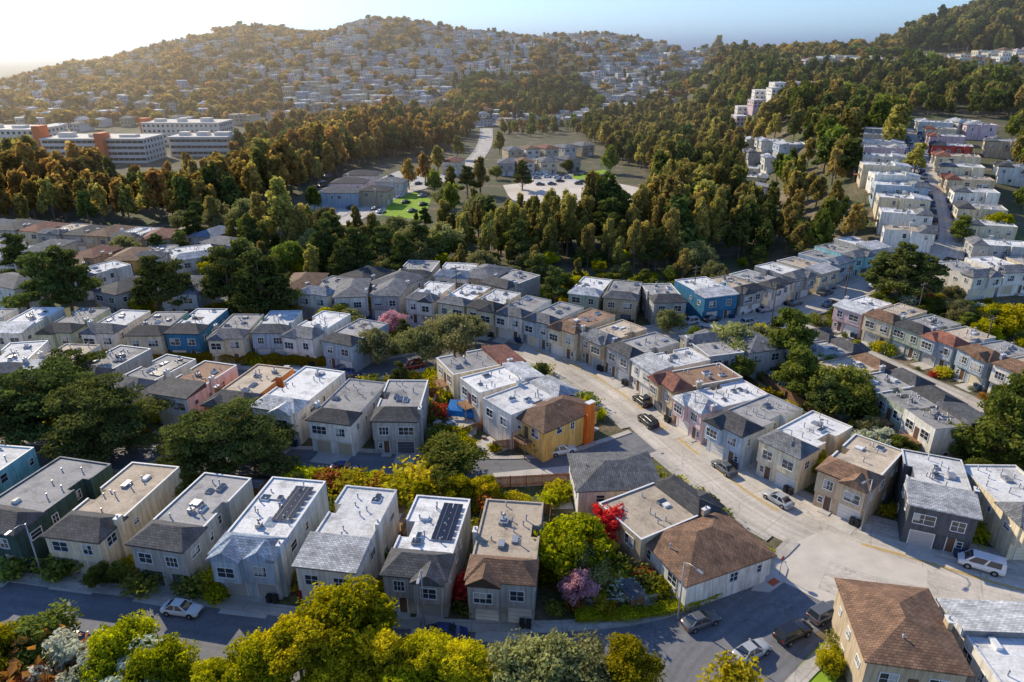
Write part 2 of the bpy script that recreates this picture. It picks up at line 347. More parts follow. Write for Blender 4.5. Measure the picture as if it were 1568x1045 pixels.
    if not low:
        if gd==2: gar(-hw*.5+.25,2.4); gar(hw*.5+.3,2.4); dx0=None
        else: gar(bay*hw*.42,2.7); gx=bay*hw*.42; dx0=-bay*hw*.45
        if dx0 is not None:
            dr.ob(*Fl,dx0-.45,dx0+.45,0,.05,.15,2.2,2,'0'); dr.ob(*Fl,dx0-.55,dx0-.45,0,.09,.1,2.3,1,'0'); dr.ob(*Fl,dx0+.45,dx0+.55,0,.09,.1,2.3,1,'0'); dr.ob(*Fl,dx0-.8,dx0+.8,0,1.1,-.3,.14,4,'')
            window(wi,*Fl,dx0-bay*1.0 if abs(dx0-bay)<hw-.6 else dx0+bay*1.1,1.0,.6,.9,0)
    else:
        dr.ob(*F,-.5,.5,0,.05,g-.2,g+1.9,2,'0'); dr.ob(*F,-1.,1.,.003,1.6,-.3,g-.2,4,'')
    for Fc,sd in ((Rt,1),(Lf,-1)):
        for k in range(R.choice((2,3,4))):
            c_=-hl+2.2+k*R.uniform(2.8,3.8)+R.uniform(-.4,.4)
            if ws==sd and wy0-1.1<c_<wy1+1.1: continue
            if c_<hl-1.: window(wi,*Fc,c_,g+1.1+R.choice((0,0,.3)),R.choice((.6,.8,1.1,1.5)),R.choice((.7,1.,1.2)),R.choice((0,1)))
        if R.random()<.6 and not low: window(wi,*Fc,R.uniform(-2,hl-2),.9,.9,.9,0)
    for c_ in (-hw*.5,hw*.5):
        window(wi,*Bk,c_,g+.9,1.6,1.4,1)
    if R.random()<.7 and not low:
        dr.ob(*Bk,-.45,.45,0,.05,g,g+2.,2,'0'); dr.ob(*Bk,-1.6,1.6,.003,1.8,g-.2,g-.04,5)
        for a in (-1.55,1.45): dr.ob(*Bk,a,a+.1,1.65,1.75,-.3,g+.9,5)
        dr.ob(*Bk,-1.45,1.45,1.68,1.72,g+.8,g+.9,5)
    cs=-1 if chim else (-ws or R.choice((-1,1))); cy=R.uniform(-hl+1.5,0) if not chim else -hl+2.2
    if chim:
        fi.box(-hw-.75,-hw-.003,cy-.9,cy+.9,-3,h+.2,0); fi.box(-hw-.75,-hw-.003,cy-.7,cy+.7,h+.2,h+2.1,0); fi.box(-hw-.85,-hw+.1,cy-.8,cy+.8,h+2.1,h+2.25,1)
    elif R.random()<.75:
        fi.box(cs*(hw+.003),cs*(hw+.45),cy-.5,cy+.5,-3,h+1.1,0); fi.box(cs*(hw-.05),cs*(hw+.51),cy-.56,cy+.56,h+1.1,h+1.2,1); fi.tube([(cs*(hw+.2),cy,h+1.2),(cs*(hw+.2),cy,h+1.5)],[.12,.12],6,2)
    rz=h+.07 if not full else h+.7
    ry0=-hl+5.2; lim=hw-1.6 if ws else hw-.8
    for k in range(R.randint(5,11) if not full else 2):
        px,py=R.uniform(-lim,lim),R.uniform(ry0,hl-1.)
        if full: px=R.uniform(-1,1)
        hh=R.uniform(.3,.8); fi.tube([(px,py,rz-.3),(px,py,rz+hh)],[.08,.08],6,2); fi.tube([(px,py,rz+hh),(px,py,rz+hh+.12)],[.15,.1],6,2)
    if not full:
        for k in range(R.randint(1,4)):
            px,py=R.uniform(-lim+.3,lim-.3),R.uniform(ry0,hl-1.5)
            if solar and px>0: px=-px
            a,b=R.uniform(.3,.6),R.uniform(.35,.8); hh=R.uniform(.2,.45)
            fi.box(px-a,px+a,py-b,py+b,rz-.01,rz+hh,R.choice((1,2,2)),'b')
            if R.random()<.6: fi.box(px-a+.07,px+a-.07,py-b+.07,py+b-.07,rz+hh+.002,rz+hh+.05,3,'b')
        if R.random()<.5:
            px,py=R.uniform(-lim+.3,lim-.3),R.uniform(ry0,hl-1.5); fi.box(px-.35,px+.35,py-.35,py+.35,rz-.01,rz+.55,2,'b'); fi.tube([(px,py,rz+.55),(px,py,rz+1.),(px+.35,py,rz+1.15)],[.18,.18,.16],8,2)
        if R.random()<.35:
            px,py=R.uniform(-1,1),R.uniform(ry0+1,hl-2.5); rf.box(px-R.uniform(.5,1.4),px+R.uniform(.5,1.),py-R.uniform(.6,1.6),py+R.uniform(.5,1.6),h+.071,h+.078,R.choice((0,1)),'b')
    wl.obj('walls',[WM,WM],e); rf.obj('roof',[flatm(fk),shm(sk),TRIM if wk!='D' else METAL],e); wi.obj('windows',[GLASS,TRIM,basic('curtain',(.5,.48,.44),.9,.2,4.)],e)
    DR=basic('front_door',(.16,.09,.055),.5,.2); GM=basic('garage_door_'+gc,WALL[gc],.6,.05)
    dr.obj('doors',[GM,TRIM,DR,METAL,CONC,WOOD],e)
    CM=wallm(chim) if chim else WM
    fi.obj('chimney_and_vents',[CM,TRIM,METAL,GLASS],e)
    if solar:
        sp=MB(); SPM=basic('solar_cells',(.015,.018,.03),.25,.1,spec=.7)
        for i in range(2):
            for j in range(6):
                xa=(.0 if ws>0 else .45)+i*1.3; ya=-1.2+j*1.2; zz=rz+.25
                sp.face([(xa,ya,zz),(xa+1.22,ya,zz),(xa+1.22,ya+1.13,zz+.12),(xa,ya+1.13,zz+.12)],0); sp.box(xa,xa+1.22,ya,ya+.03,rz,zz-.004,1); sp.box(xa+.6,xa+.63,ya,ya+1.13,zz+.13,zz+.14,1)
        sp.obj('solar_panels',[SPM,METAL],e)
    if drive and near and not low:
        d=MB(); d.box(gx-(2.9 if gd==2 else 1.6),gx+(2.9 if gd==2 else 1.6),-hl-2.6,-hl+.5,-.2,.05+.001*R.randint(0,9),0,'b'); d.obj('driveway',[CONC],e)
        if R.random()<.5:
            bs=MB(); k_=R.choice('ab'); BC=basic('bin_plastic_'+k_,{'a':(.03,.06,.12),'b':(.03,.03,.03)}[k_],.5)
            for k in range(2):
                bx=hw-.5-k*.75; bs.box(bx-.27,bx+.27,-hl-.4,-hl+.2,.08,1.,0); bs.box(bx-.31,bx+.31,-hl-.46,-hl+.24,1.001,1.09,0); bs.tube([(bx-.29,-hl+.22,.12),(bx+.29,-hl+.22,.12)],[.1,.1],8,0)
            bs.obj('rubbish_bins',[BC],e)
    return e
def row(pts,side=1,w=7.6,L=15.,vary=True,**kw):
    W=[site(p[0],p[1],(p[3].get('H') or 6.3) if len(p)>3 else 6.3) for p in pts]
    for i,p in enumerate(pts):
        a,b=W[max(i-1,0)],W[min(i+1,len(W)-1)]; d=math.dist(a,b); T=((b[0]-a[0])/d,(b[1]-a[1])/d); n=(T[1]*side,-T[0]*side)
        k=dict(kw); k.update(p[3] if len(p)>3 else {})
        code=p[2]
        if vary:
            c0,c1,c2,c3=code
            if c0=='W' and R.random()<.42: c0=R.choice('CLGBTSLCP')
            if c3=='g' and R.random()<.4: c3=R.choice('ddbs')
            if c1=='g' and R.random()<.25: c1=R.choice('twt')
            code=c0+c1+c2+c3
        ww=k.pop('w',w+R.uniform(-.3,.2)); ll=k.pop('L',L+R.uniform(-1.2,1.)); th=math.atan2(n[0],-n[1])+math.radians(k.pop('turn',0)+R.uniform(-1,1))
        house(W[i][0],W[i][1],th,code,ww,ll,**k)
# foreground row
row([(-150,735,'Wghg'),(-45,722,'Kwsw'),(60,753,'Nghd',{'w':8.6}),(178,760,'Cthd',{'w':7.4}),(298,780,'Gghd'),(418,790,'Bw2s',{'solar':True,'w':7.6}),(536,805,'Wwsw'),(658,815,'Gwhd',{'solar':True,'garage':'G'}),(778,825,'Gthb',{'garage':'W'})],1,7.3,15.3,vary=False)
row([(-60,560,'Wghg'),(20,548,'Wwhg'),(92,548,'Wtsw'),(165,555,'Gghd'),(233,568,'Lghg',{'solar':True}),(300,580,'Wbsd'),(385,590,'Othd',{'turn':-3}),(460,595,'Wwhw',{'garage':'N','w':8.2,'L':16}),(535,612,'Wghd'),(615,612,'Gghd',{'garage':'D'})],1,7.2,14.5,vary=False)
row([(-30,490,'Wghg'),(42,490,'Wwsw'),(116,490,'Sghd'),(180,492,'Wwhg'),(242,495,'Cghd'),(303,492,'Uwhd'),(363,497,'Cghg'),(425,492,'Bwhg'),(487,497,'Wwhg'),(545,508,'Bghd')],1,7.1,14,vary=False)
# left side of main road
row([(735,548,'Cgsr',{'name':'brown_roof_house','w':8.5}),(768,577,'Wwsw'),(812,604,'Wwhw',{'w':7.6}),(848,630,'YbHb',{'w':8.2,'L':12.,'chim':'F','name':'yellow_house','H':5.4})],-1,7.2,13.5,vary=False)
row([(940,722,'WgHg',{'w':9,'L':11.5,'name':'grey_roof_house','H':4.6,'turn':-25}),(1008,776,'Tthd',{'w':8.6,'L':13,'H':4.9,'turn':0}),(1076,832,'WbHb',{'w':10.4,'L':12.5,'name':'corner_house','turn':-12,'H':4.})],-1,8,15,vary=False)
# right side of main road
row([(540,442,'WgHg'),(600,440,'GgHg'),(660,446,'Wwhg'),(712,452,'Cwhg'),(757,460,'Cwhd'),(803,468,'Wghg'),(850,480,'Bghg'),(893,492,'Cbhb'),(940,507,'Tthg'),(985,527,'Gghd'),(1028,550,'Wwsw'),(1068,578,'Tbhr'),(1108,604,'Pwhw'),(1158,633,'Bghd'),(1235,665,'Cwhg'),(1320,705,'Tthb'),(1435,738,'Dwsw',{'garage':'G','w':7.6}),(1560,752,'Cwhg',{'w':8.}),(1680,740,'Cghg')],1,6.9,14.,vary=False)
# right group
row([(1322,465,'Wwsw'),(1372,480,'Cthb'),(1420,496,'Sghg'),(1470,514,'Wthr'),(1525,537,'Bghg'),(1582,560,'Wthb'),(1640,582,'Cghg')],1,6.7,12.5)
row([(1235,520,'Wghd'),(1268,535,'Gghd'),(1312,558,'Tthb'),(1362,582,'Gghd'),(1410,608,'Sghd'),(1455,637,'Wgsg')],-1,6.7,12.)
# north of cross street
row([(905,437,'Wwhw'),(955,443,'Tghg'),(1015,447,'Gghd'),(1080,440,'Uwsw',{'w':9}),(1125,434,'Gghd'),(1163,425,'Wghg'),(1200,415,'Wwhg'),(1236,405,'Ctsw'),(1266,392,'Wghg'),(1292,380,'Kghg'),(1320,368,'Wwsw')],1,7.6,13.5)
row([(1090,525,'Gghg'),(1150,518,'WgHg')],-1,8.,12.)
# hill street
row([(1352,196,'Wwhw'),(1352,205,'Wwsw'),(1352,215,'Wwsw'),(1353,225,'Wwhw'),(1354,236,'Wwsw'),(1356,248,'Cwsw'),(1370,262,'Wwsw'),(1377,278,'Bwhg'),(1384,296,'Wwsw'),(1388,318,'Wwhg'),(1392,345,'Wghg')],-1,7.6,14,near=False)
row([(1432,186,'Wwhw'),(1440,196,'Wthr'),(1450,208,'Pwhr'),(1458,222,'Rwhg'),(1466,237,'Cthr'),(1474,252,'Cwhg'),(1484,270,'Tthr'),(1493,290,'Wwhg'),(1502,312,'Wghg'),(1514,338,'Cwhg'),(1530,368,'Gwhg')],1,7.8,13,near=False)
row([(1480,408,'Wghg'),(1530,402,'Wwhg'),(1590,400,'Cghg')],1,8.5,13,near=False)
row([(1475,185,'Wwhw'),(1500,190,'Pwhw'),(1535,215,'Tghg'),(1560,250,'Wghg')],1,8.5,12,near=False)
# mid distance groups
row([(1150,252,'Wwsw'),(1150,265,'Wwhw'),(1150,280,'Wwsw'),(1150,296,'Wwhg')],-1,8.5,14,near=False)
row([(1160,205,'Wwsw'),(1185,208,'Wwhw'),(1212,212,'Bwsw')],1,9,14,near=False); row([(1165,225,'Gghg'),(1195,232,'Wwhw')],1,9,14,near=False)
row([(785,228,'TgHg'),(812,227,'WgHb'),(838,226,'CtHr'),(865,224,'WgHg'),(892,222,'TgHg')],1,9,13,near=False)
row([(695,246,'CgHr'),(775,248,'GgHg'),(802,246,'WtHb'),(835,246,'CgHg'),(870,243,'WgHg')],1,9,13,near=False)
row([(520,292,'BgHg'),(536,278,'WwHg'),(555,266,'WgHg')],-1,10,16,near=False); row([(575,290,'WgHd'),(600,276,'WwHg')],1,9,12,near=False)
row([(-40,342,'Gghd'),(-5,344,'WgHg'),(30,346,'GgHd'),(65,347,'CgHr'),(100,350,'Wghg'),(135,352,'GgHd'),(170,354,'TgHg'),(207,356,'Wghg'),(245,358,'TgHr'),(290,352,'WgHg'),(330,356,'GgHg')],1,8.3,13,near=False)
row([(-10,372,'Wghg'),(35,385,'Wwhw'),(75,378,'CgHg'),(150,386,'TgHr'),(200,388,'YgHb'),(240,384,'Wghg'),(295,386,'Wwhw',{'w':12,'L':14}),(345,370,'WgHg')],1,8.3,13,near=False)
row([(20,430,'WgHg'),(100,408,'TwHb'),(150,412,'Wwhg'),(195,436,'GwHd'),(290,436,'WgHg'),(465,432,'WwHg'),(505,438,'Wghg')],1,8.5,13,near=False)
row([(640,412,'Gghd'),(700,414,'Wwhg'),(745,417,'TgHg'),(782,426,'Gghd')],1,9,13,near=False); row([(560,418,'GgHd'),(610,428,'WgHg')],1,9,12,near=False)
# bottom right pair
x_,y_=site(1376,955,6.4); house(x_,y_,math.radians(170),'TbHb',8.8,10.8,name='brown_roof_house',drive=False)
x_,y_=site(1580,995,6.4); house(x_,y_,math.radians(177),'Wwsw',10.5,13,name='white_roof_house',drive=False)
# hospital
HW=basic('hospital_wall',(.74,.66,.55),.8,.05); HOR=basic('hospital_orange',(.75,.17,.05),.7,.08)
e=empty('hospital_building',(0,0,0)); hb=MB(); hwn=MB(); hor=MB()
def block(u0,u1,v,dep,h,floors,strip=False):
    x0,y0=site(u0,v); x1,_=site(u1,v); hb.box(x0,x1,y0,y0+dep,-6,h,0,'b'); hb.box(x0-.3,x1+.3,y0-.3,y0+dep+.3,h,h+.8,0)
    for k in range(3): a=x0+(x1-x0)*(.12+.3*k); hb.box(a,a+R.uniform(4,10),y0+6,y0+12,h+.8,h+R.uniform(2,3.5),0)
    fh=h/floors
    for f in range(floors):
        n=int((x1-x0)/3.2)
        for k in range(n):
            a=x0+1+k*(x1-x0-1)/n; wd=3.0 if strip else 1.5; hwn.box(a,a+wd,y0-.06,y0,f*fh+1.4,f*fh+2.9,0)
        for k in range(int(dep/4)): hwn.box(x1,x1+.06,y0+1+k*4,y0+2.8+k*4,f*fh+1.4,f*fh+2.9,0)
block(-90,64,246,28,17,5); block(70,226,250,25,13,4,True); block(222,340,222,26,14,4); block(262,352,240,20,11,3,True)
for u,v,h in ((64,247,20),(156,251,17),(222,220,17)):
    x0,y0=site(u,v); hor.box(x0-.5,x0+4,y0-1.5,y0+7,-3,h,0)
hb.obj('walls',[HW],e); hwn.obj('windows',[GLASS],e); hor.obj('stair_towers',[HOR],e)
def patch(name,px,mt,z=.05):
    mb=MB(); mb.face([(lambda p:(p[0],p[1],hgt(*p)+z))(site(*q)) for q in px]); return mb.obj(name,[mt])
LAWN=basic('lawn',(.28,.42,.03),.9,.2,.3); PLZ=basic('sand_lot',(.74,.64,.52),.9,.2,.06)
patch('dirt_lot',[(770,284),(815,279),(880,277),(950,282),(1000,292),(990,312),(950,326),(900,331),(840,326),(795,318),(778,300)],PLZ,.06); patch('lawn',[(585,330),(648,338),(660,306),(632,292),(602,300)],LAWN,.07); patch('lawn',[(870,270),(925,260),(945,270),(905,284)],LAWN,.08)
patch('car_park',[(815,262),(860,268),(920,262),(930,285),(870,284),(810,290)],CONC,.03)
patch('parking_court',[(500,330),(590,330),(660,270),(610,262),(540,290),(470,318)],CONC,.02)
patch('freeway',[(725,196),(900,184),(900,178),(725,188)],CONC,.4)
patch('paved_court',[(755,725),(885,712),(935,690),(930,720),(880,735),(760,742)],CONC,.03)
patch('side_lawn',[(1222,1022),(1258,985),(1292,990),(1280,1045),(1226,1060)],LAWN,.06)
patch('intersection',[(1186,885),(1215,832),(1262,812),(1330,838),(1420,872),(1420,900),(1330,935),(1265,925)],basic('junction_concrete',(.64,.575,.49),.85,.16,.3),.03)
# ------------------------------------------------------------------ trees
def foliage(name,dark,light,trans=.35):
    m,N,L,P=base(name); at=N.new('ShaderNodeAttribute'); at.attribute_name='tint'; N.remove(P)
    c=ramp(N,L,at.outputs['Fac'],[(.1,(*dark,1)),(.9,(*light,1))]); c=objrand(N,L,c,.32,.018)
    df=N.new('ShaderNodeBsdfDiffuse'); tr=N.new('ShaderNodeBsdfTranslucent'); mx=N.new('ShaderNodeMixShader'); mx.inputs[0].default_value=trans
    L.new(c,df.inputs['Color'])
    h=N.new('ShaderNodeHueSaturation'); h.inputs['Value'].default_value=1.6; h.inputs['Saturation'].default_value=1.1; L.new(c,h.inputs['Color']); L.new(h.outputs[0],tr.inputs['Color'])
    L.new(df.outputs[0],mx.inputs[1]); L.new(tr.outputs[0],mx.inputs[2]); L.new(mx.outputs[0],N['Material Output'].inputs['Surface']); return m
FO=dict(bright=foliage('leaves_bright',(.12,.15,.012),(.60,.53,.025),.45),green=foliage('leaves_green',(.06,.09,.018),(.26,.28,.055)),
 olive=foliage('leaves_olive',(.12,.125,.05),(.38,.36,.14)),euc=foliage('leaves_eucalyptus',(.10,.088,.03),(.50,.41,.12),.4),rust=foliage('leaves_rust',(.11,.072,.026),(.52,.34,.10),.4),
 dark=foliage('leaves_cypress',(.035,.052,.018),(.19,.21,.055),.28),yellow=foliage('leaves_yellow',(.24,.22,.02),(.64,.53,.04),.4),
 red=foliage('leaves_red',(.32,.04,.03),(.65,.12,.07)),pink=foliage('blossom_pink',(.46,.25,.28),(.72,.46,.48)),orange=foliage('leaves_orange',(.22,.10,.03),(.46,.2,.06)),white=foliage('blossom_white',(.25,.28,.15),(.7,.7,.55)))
def tree_mesh(name,seed,H,Rc,kind,nl,ls,fol):
    g=np.random.default_rng(seed); r=random.Random(seed); mb=MB(); lobes=[]
    if kind=='round': n,z0,z1,fr,fz,lr=22,.38,.90,.74,.85,.32
    elif kind=='euc': n,z0,z1,fr,fz,lr=24,.36,.97,.78,1.35,.26
    elif kind=='cyp': n,z0,z1,fr,fz,lr=32,.26,.94,.84,.30,.29
    elif kind=='pine': n,z0,z1,fr,fz,lr=24,.28,.95,.78,.46,.31
    else: n,z0,z1,fr,fz,lr=8,.3,.75,.55,.9,.5
    for i in range(n):
        t=(i+.5)/n; z=H*(z0+(z1-z0)*t)+r.uniform(-.03,.03)*H; a=i*2.4+r.uniform(-.6,.6)
        if kind=='round': rr=Rc*fr*math.sqrt(max(0,1-(2*t-.9)**2*.9))*r.uniform(.35,1.25)
        elif kind=='euc': rr=Rc*fr*r.uniform(.15,1.1)*(1-.6*t)
        elif kind=='pine': rr=Rc*fr*(1.05-.75*t)*r.uniform(.5,1.2)
        elif kind=='cyp': rr=Rc*fr*(1.05-.6*t**2)*r.uniform(.3,1.2)
        else: rr=Rc*fr*r.uniform(.3,1.)
        s=Rc*lr*r.uniform(.55,1.4)*(1-.3*t)
        lobes.append((np.array([rr*cos(a),rr*sin(a),z]),s,s*fz,r.random()))
    tr=max(.05,H*.02) if kind!='shrub' else .03
    lean=(r.uniform(-.05,.05)*H,r.uniform(-.05,.05)*H); ax=lambda t:(lean[0]*t*t,lean[1]*t*t,H*t*.88-.3)
    mb.tube([ax(t) for t in (0,.06,.3,.6,.85,1)],[tr*1.7,tr*1.15,tr,tr*.7,tr*.4,tr*.15],8 if nl>2000 else 5)
    for c_,s,sz,_ in lobes[::1 if nl>1500 else 3]:
        t0=max(.12,min(.9,c_[2]/H-.18)); p=Vector(ax(t0)); q=Vector(c_); mid=(p+q)/2+Vector((0,0,-.04*H)); mb.tube([p,mid,q],[tr*.45,tr*.28,tr*.08],5 if nl>1500 else 4,cap=False)
    wts=np.array([l[1]**2 for l in lobes]); cnt=(wts/wts.sum()*nl).astype(int)
    Pn=[];Tt=[]
    for (c_,s,sz,tn),k in zip(lobes,cnt):
        d=g.normal(size=(k,3)); d/=np.linalg.norm(d,axis=1,keepdims=True); ph=g.uniform(0,6.28,4)
        lump=1+.22*np.sin(d[:,0]*4+ph[0])*np.sin(d[:,1]*4+ph[1])+.16*np.sin(d[:,2]*7+ph[2]+d[:,0]*5)
        rad=np.where(g.random(k)<.72,g.uniform(.8,1.18,k),g.random(k)**.5)*lump
        p=c_+d*rad[:,None]*np.array([s,s,sz]); Pn.append((p,d))
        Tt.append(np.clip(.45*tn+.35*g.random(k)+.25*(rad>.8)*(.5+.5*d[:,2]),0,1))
    p=np.concatenate([a for a,_ in Pn]); d=np.concatenate([b for _,b in Pn]); tt=np.concatenate(Tt); k=len(p)
    nrm=d*.7+g.normal(size=(k,3))*.6; nrm/=np.linalg.norm(nrm,axis=1,keepdims=True)
    t=np.cross(nrm,g.normal(size=(k,3))); t/=np.linalg.norm(t,axis=1,keepdims=True); b=np.cross(nrm,t)
    sz=ls*g.uniform(.6,1.4,k)[:,None]; V=np.stack([p-t*sz,p-b*sz*.6+nrm*sz*.15,p+t*sz,p+b*sz*.6+nrm*sz*.15],1).reshape(-1,3)
    nv=len(mb.v); me=D.meshes.new(name); F=mb.f+[(nv+4*i,nv+4*i+1,nv+4*i+2,nv+4*i+3) for i in range(k)]
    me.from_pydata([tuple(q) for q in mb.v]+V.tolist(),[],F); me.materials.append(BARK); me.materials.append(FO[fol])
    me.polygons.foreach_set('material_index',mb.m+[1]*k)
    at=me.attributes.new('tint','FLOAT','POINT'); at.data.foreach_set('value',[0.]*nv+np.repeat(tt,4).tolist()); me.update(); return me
TM={}
def spec(key,name,n,H,Rc,kind,nl,ls,fol): TM[key]=(name,H,[tree_mesh(name,sum(map(ord,key))*7+i,H,Rc,kind,nl,ls,fol) for i in range(n)])
spec('bright','broadleaf_tree',3,9,4.8,'round',17000,.185,'bright'); spec('green','broadleaf_tree',3,8,4.2,'round',7000,.22,'green'); spec('olive','olive_tree',2,8,4.5,'round',8000,.23,'olive')
spec('lime','broadleaf_tree',2,7,3.6,'round',5000,.22,'bright')
spec('euc','eucalyptus_tree',4,22,5.6,'euc',5500,.43,'euc'); spec('eucf','eucalyptus_tree',4,20,6.0,'euc',1000,1.0,'euc'); spec('rustf','eucalyptus_tree',4,20,6.2,'euc',1000,1.05,'rust'); spec('grnf','broadleaf_tree',3,14,6.,'euc',900,.95,'green'); spec('dkf','eucalyptus_tree',2,20,6.,'euc',1000,1.,'dark')
spec('cyp','cypress_tree',3,12,7.5,'cyp',15000,.24,'dark'); spec('pine','pine_tree',3,15,5.2,'pine',7500,.32,'dark'); spec('pineb','pine_tree',2,14,5.5,'pine',8000,.32,'green'); spec('farb','broadleaf_tree',3,9,5.2,'round',420,1.0,'rust'); spec('farg','broadleaf_tree',3,9,5.2,'round',420,1.0,'green'); spec('farpine','pine_tree',2,14,5,'pine',500,1.05,'dark')
for k_ in ('green','yellow','red','orange','bright','white'): spec('sh_'+k_,'garden_shrub',2,1.8,1.5,'shrub',900,.15,k_)
spec('red','red_maple_tree',1,6,3,'round',5000,.2,'red'); spec('pink','cherry_blossom_tree',1,6,3.2,'round',5000,.2,'pink'); spec('white','blossoming_tree',1,6,3,'round',5000,.2,'white')
def tree(key,x,y,H,parent=None,name=None,ws=1.):
    nm,h0,ms=TM[key]; s=H/h0; return put(R.choice(ms),name or nm,(x,y,hgt(x,y)-.1),(s*ws,s*ws,s),R.uniform(0,6.28),parent)
def T(u,v,key,H,ws=1.,cf=.62):
    x,y=site(u,v,H*cf); tree(key,x,y,H,ws=ws)
for a in [(525,945,'bright',10,1.05),(455,992,'bright',9,1.),(575,1000,'bright',8,1.),(400,1015,'bright',7.5,1.),(650,1010,'bright',7.5,1),(705,1025,'bright',7,1.1),(780,1030,'olive',7,1.1),(850,1020,'olive',7.5,1.1),(900,1040,'olive',6.5,1.2),(955,1022,'bright',7,1.),(190,992,'bright',8,1.1),(250,1025,'bright',7.5,1.),(120,1015,'white',7.5,1.1),(200,1038,'white',7,1.2),(45,990,'green',7.5,1.2),(-10,1000,'bright',8,1.),(60,1042,'sh_orange',6,1.3),(10,1050,'sh_orange',6,1.3),(320,1048,'bright',6.5,1.),(500,1048,'bright',6.5,1.),(1130,1038,'sh_yellow',4,1.),(1270,1012,'lime',3.,1.),(740,1048,'bright',6,1.2),(620,1052,'bright',6,1.2),(1296,975,'sh_green',2.,1.2),(1288,1000,'sh_bright',1.8,1.2),
 (878,832,'lime',8.5,1.15),(905,862,'olive',5.5,1.),(930,800,'red',6,1.1),(885,893,'pink',5,.8),(688,695,'green',6,1.9),(650,725,'sh_yellow',3.5,1.7),(700,742,'bright',4.2,1.3),(740,747,'bright',4,1.2),(600,745,'sh_yellow',3,1.6),(545,735,'sh_yellow',3,1.6),(505,730,'sh_orange',2.5,1.6),(470,728,'sh_bright',2.5,2.),(575,740,'sh_orange',2.5,1.6),(640,745,'sh_bright',3,1.6),
 (60,600,'cyp',13,1.2),(140,625,'cyp',12,1.1),(10,625,'cyp',11,1.1),(110,565,'cyp',10,1.),(335,665,'cyp',11.5,1.15),(285,680,'cyp',8.5,1.),(385,690,'cyp',8,1.),(190,650,'cyp',8,1.),
 (575,525,'olive',8,1.),(645,522,'olive',8,1.),(695,508,'olive',9.5,1.1),(720,500,'olive',7,1.),(598,490,'pink',6,1.),(520,478,'green',6,1.),(490,455,'lime',6,1.3),(440,460,'sh_bright',5,1.3),(550,462,'lime',6,1.2),
 (1125,520,'olive',9,1.15),(1165,520,'olive',8,1.),(1215,510,'pineb',14,1.1),(1225,560,'pineb',11,1.),(1290,590,'green',9.5,1.2),(1320,610,'green',8,1.1),(1265,600,'pine',9,1.),(1255,560,'green',7,1.),(1240,705,'lime',6,.9),(1345,670,'white',4,1.5),(1380,680,'green',4,1.3),
 (1385,405,'pine',15,1.25),(1420,420,'pine',13,1.2),(1350,410,'pine',12,1.1),(1545,650,'pineb',14,1.1),(1560,610,'pineb',13,1.),(1500,690,'green',5,1.5),(1545,690,'green',5,1.5),(1560,485,'lime',8,1.1),(1510,500,'lime',5,1.1),(1025,488,'olive',6,1.),(905,445,'lime',6,1.),(1530,340,'lime',8,1.),(1475,345,'pineb',9,1.),
 (825,410,'pine',11,1.2),(850,430,'pine',11,1.),(1060,600,'lime',3,1.),(830,680,'sh_green',2.5,1.3),(1090,660,'lime',3,.9),(960,900,'sh_white',2.5,1.3),(1190,640,'green',5,1),(1090,545,'green',5,1),(1130,560,'green',6,1.),
 (20,868,'sh_green',2.5,1.3),(90,868,'sh_green',2.6,1.3),(150,878,'green',3.5,1.),(180,872,'green',3.,1.),(215,888,'sh_green',2.4,1.3),(300,890,'sh_green',2.6,1.2),(330,905,'sh_bright',2.,1.2),(475,905,'sh_red',2.,.8),(985,885,'sh_green',2.5,1.2),(1010,900,'sh_bright',2.,1.2),(945,885,'sh_bright',2.2,1.3),(435,625,'sh_bright',3,.8)]:
    T(*a)
for a in [(60,425,'pine',18,1.),(95,415,'pine',18,1.),(25,385,'pine',15,1.),(235,425,'pine',15,1.1),(270,430,'pine',14,1.),(345,415,'pine',17,1.2),(395,425,'pine',18,1.2),(370,400,'pine',17,1.),(420,445,'pine',12,1.),(430,320,'euc',24,1.2),(395,330,'euc',18,1.1),(460,345,'euc',17,1.),(325,325,'euc',15,1.),(295,345,'pine',14,1.),(495,370,'pine',17,1.),(525,395,'pine',14,1.),(545,380,'pine',16,1.),(585,370,'pine',14,1.),(615,385,'pine',13,1.),(640,365,'pine',15,1.),(570,355,'euc',15,1.),(505,350,'pine',15,1.),(640,390,'olive',10,1.),(480,400,'euc',12,1.),(240,375,'pine',10,1),(383,355,'pine',16,.7),(800,262,'pine',14,1.1),(735,262,'euc',17,1.1),(715,270,'pine',14,1.),(690,275,'euc',15,1.),(300,325,'pine',12,1),(1170,335,'pine',14,1),(1210,340,'euc',16,1),(1230,355,'pine',12,1),(665,275,'grnf',10,1),(678,300,'olive',8,1),(545,335,'euc',11,1.),(480,300,'grnf',9,1.),(690,300,'grnf',11,1.),(680,330,'euc',14,1.),(725,305,'euc',12,1.),(910,272,'lime',8,1.),(760,262,'green',7,1.),(870,252,'green',7,1.),(935,240,'grnf',14,1.),(765,215,'eucf',14,1.),(700,222,'eucf',14,1.),(670,240,'eucf',14,1.),(650,255,'rustf',15,1.),(625,262,'rustf',14,1.)]:
    T(*a)
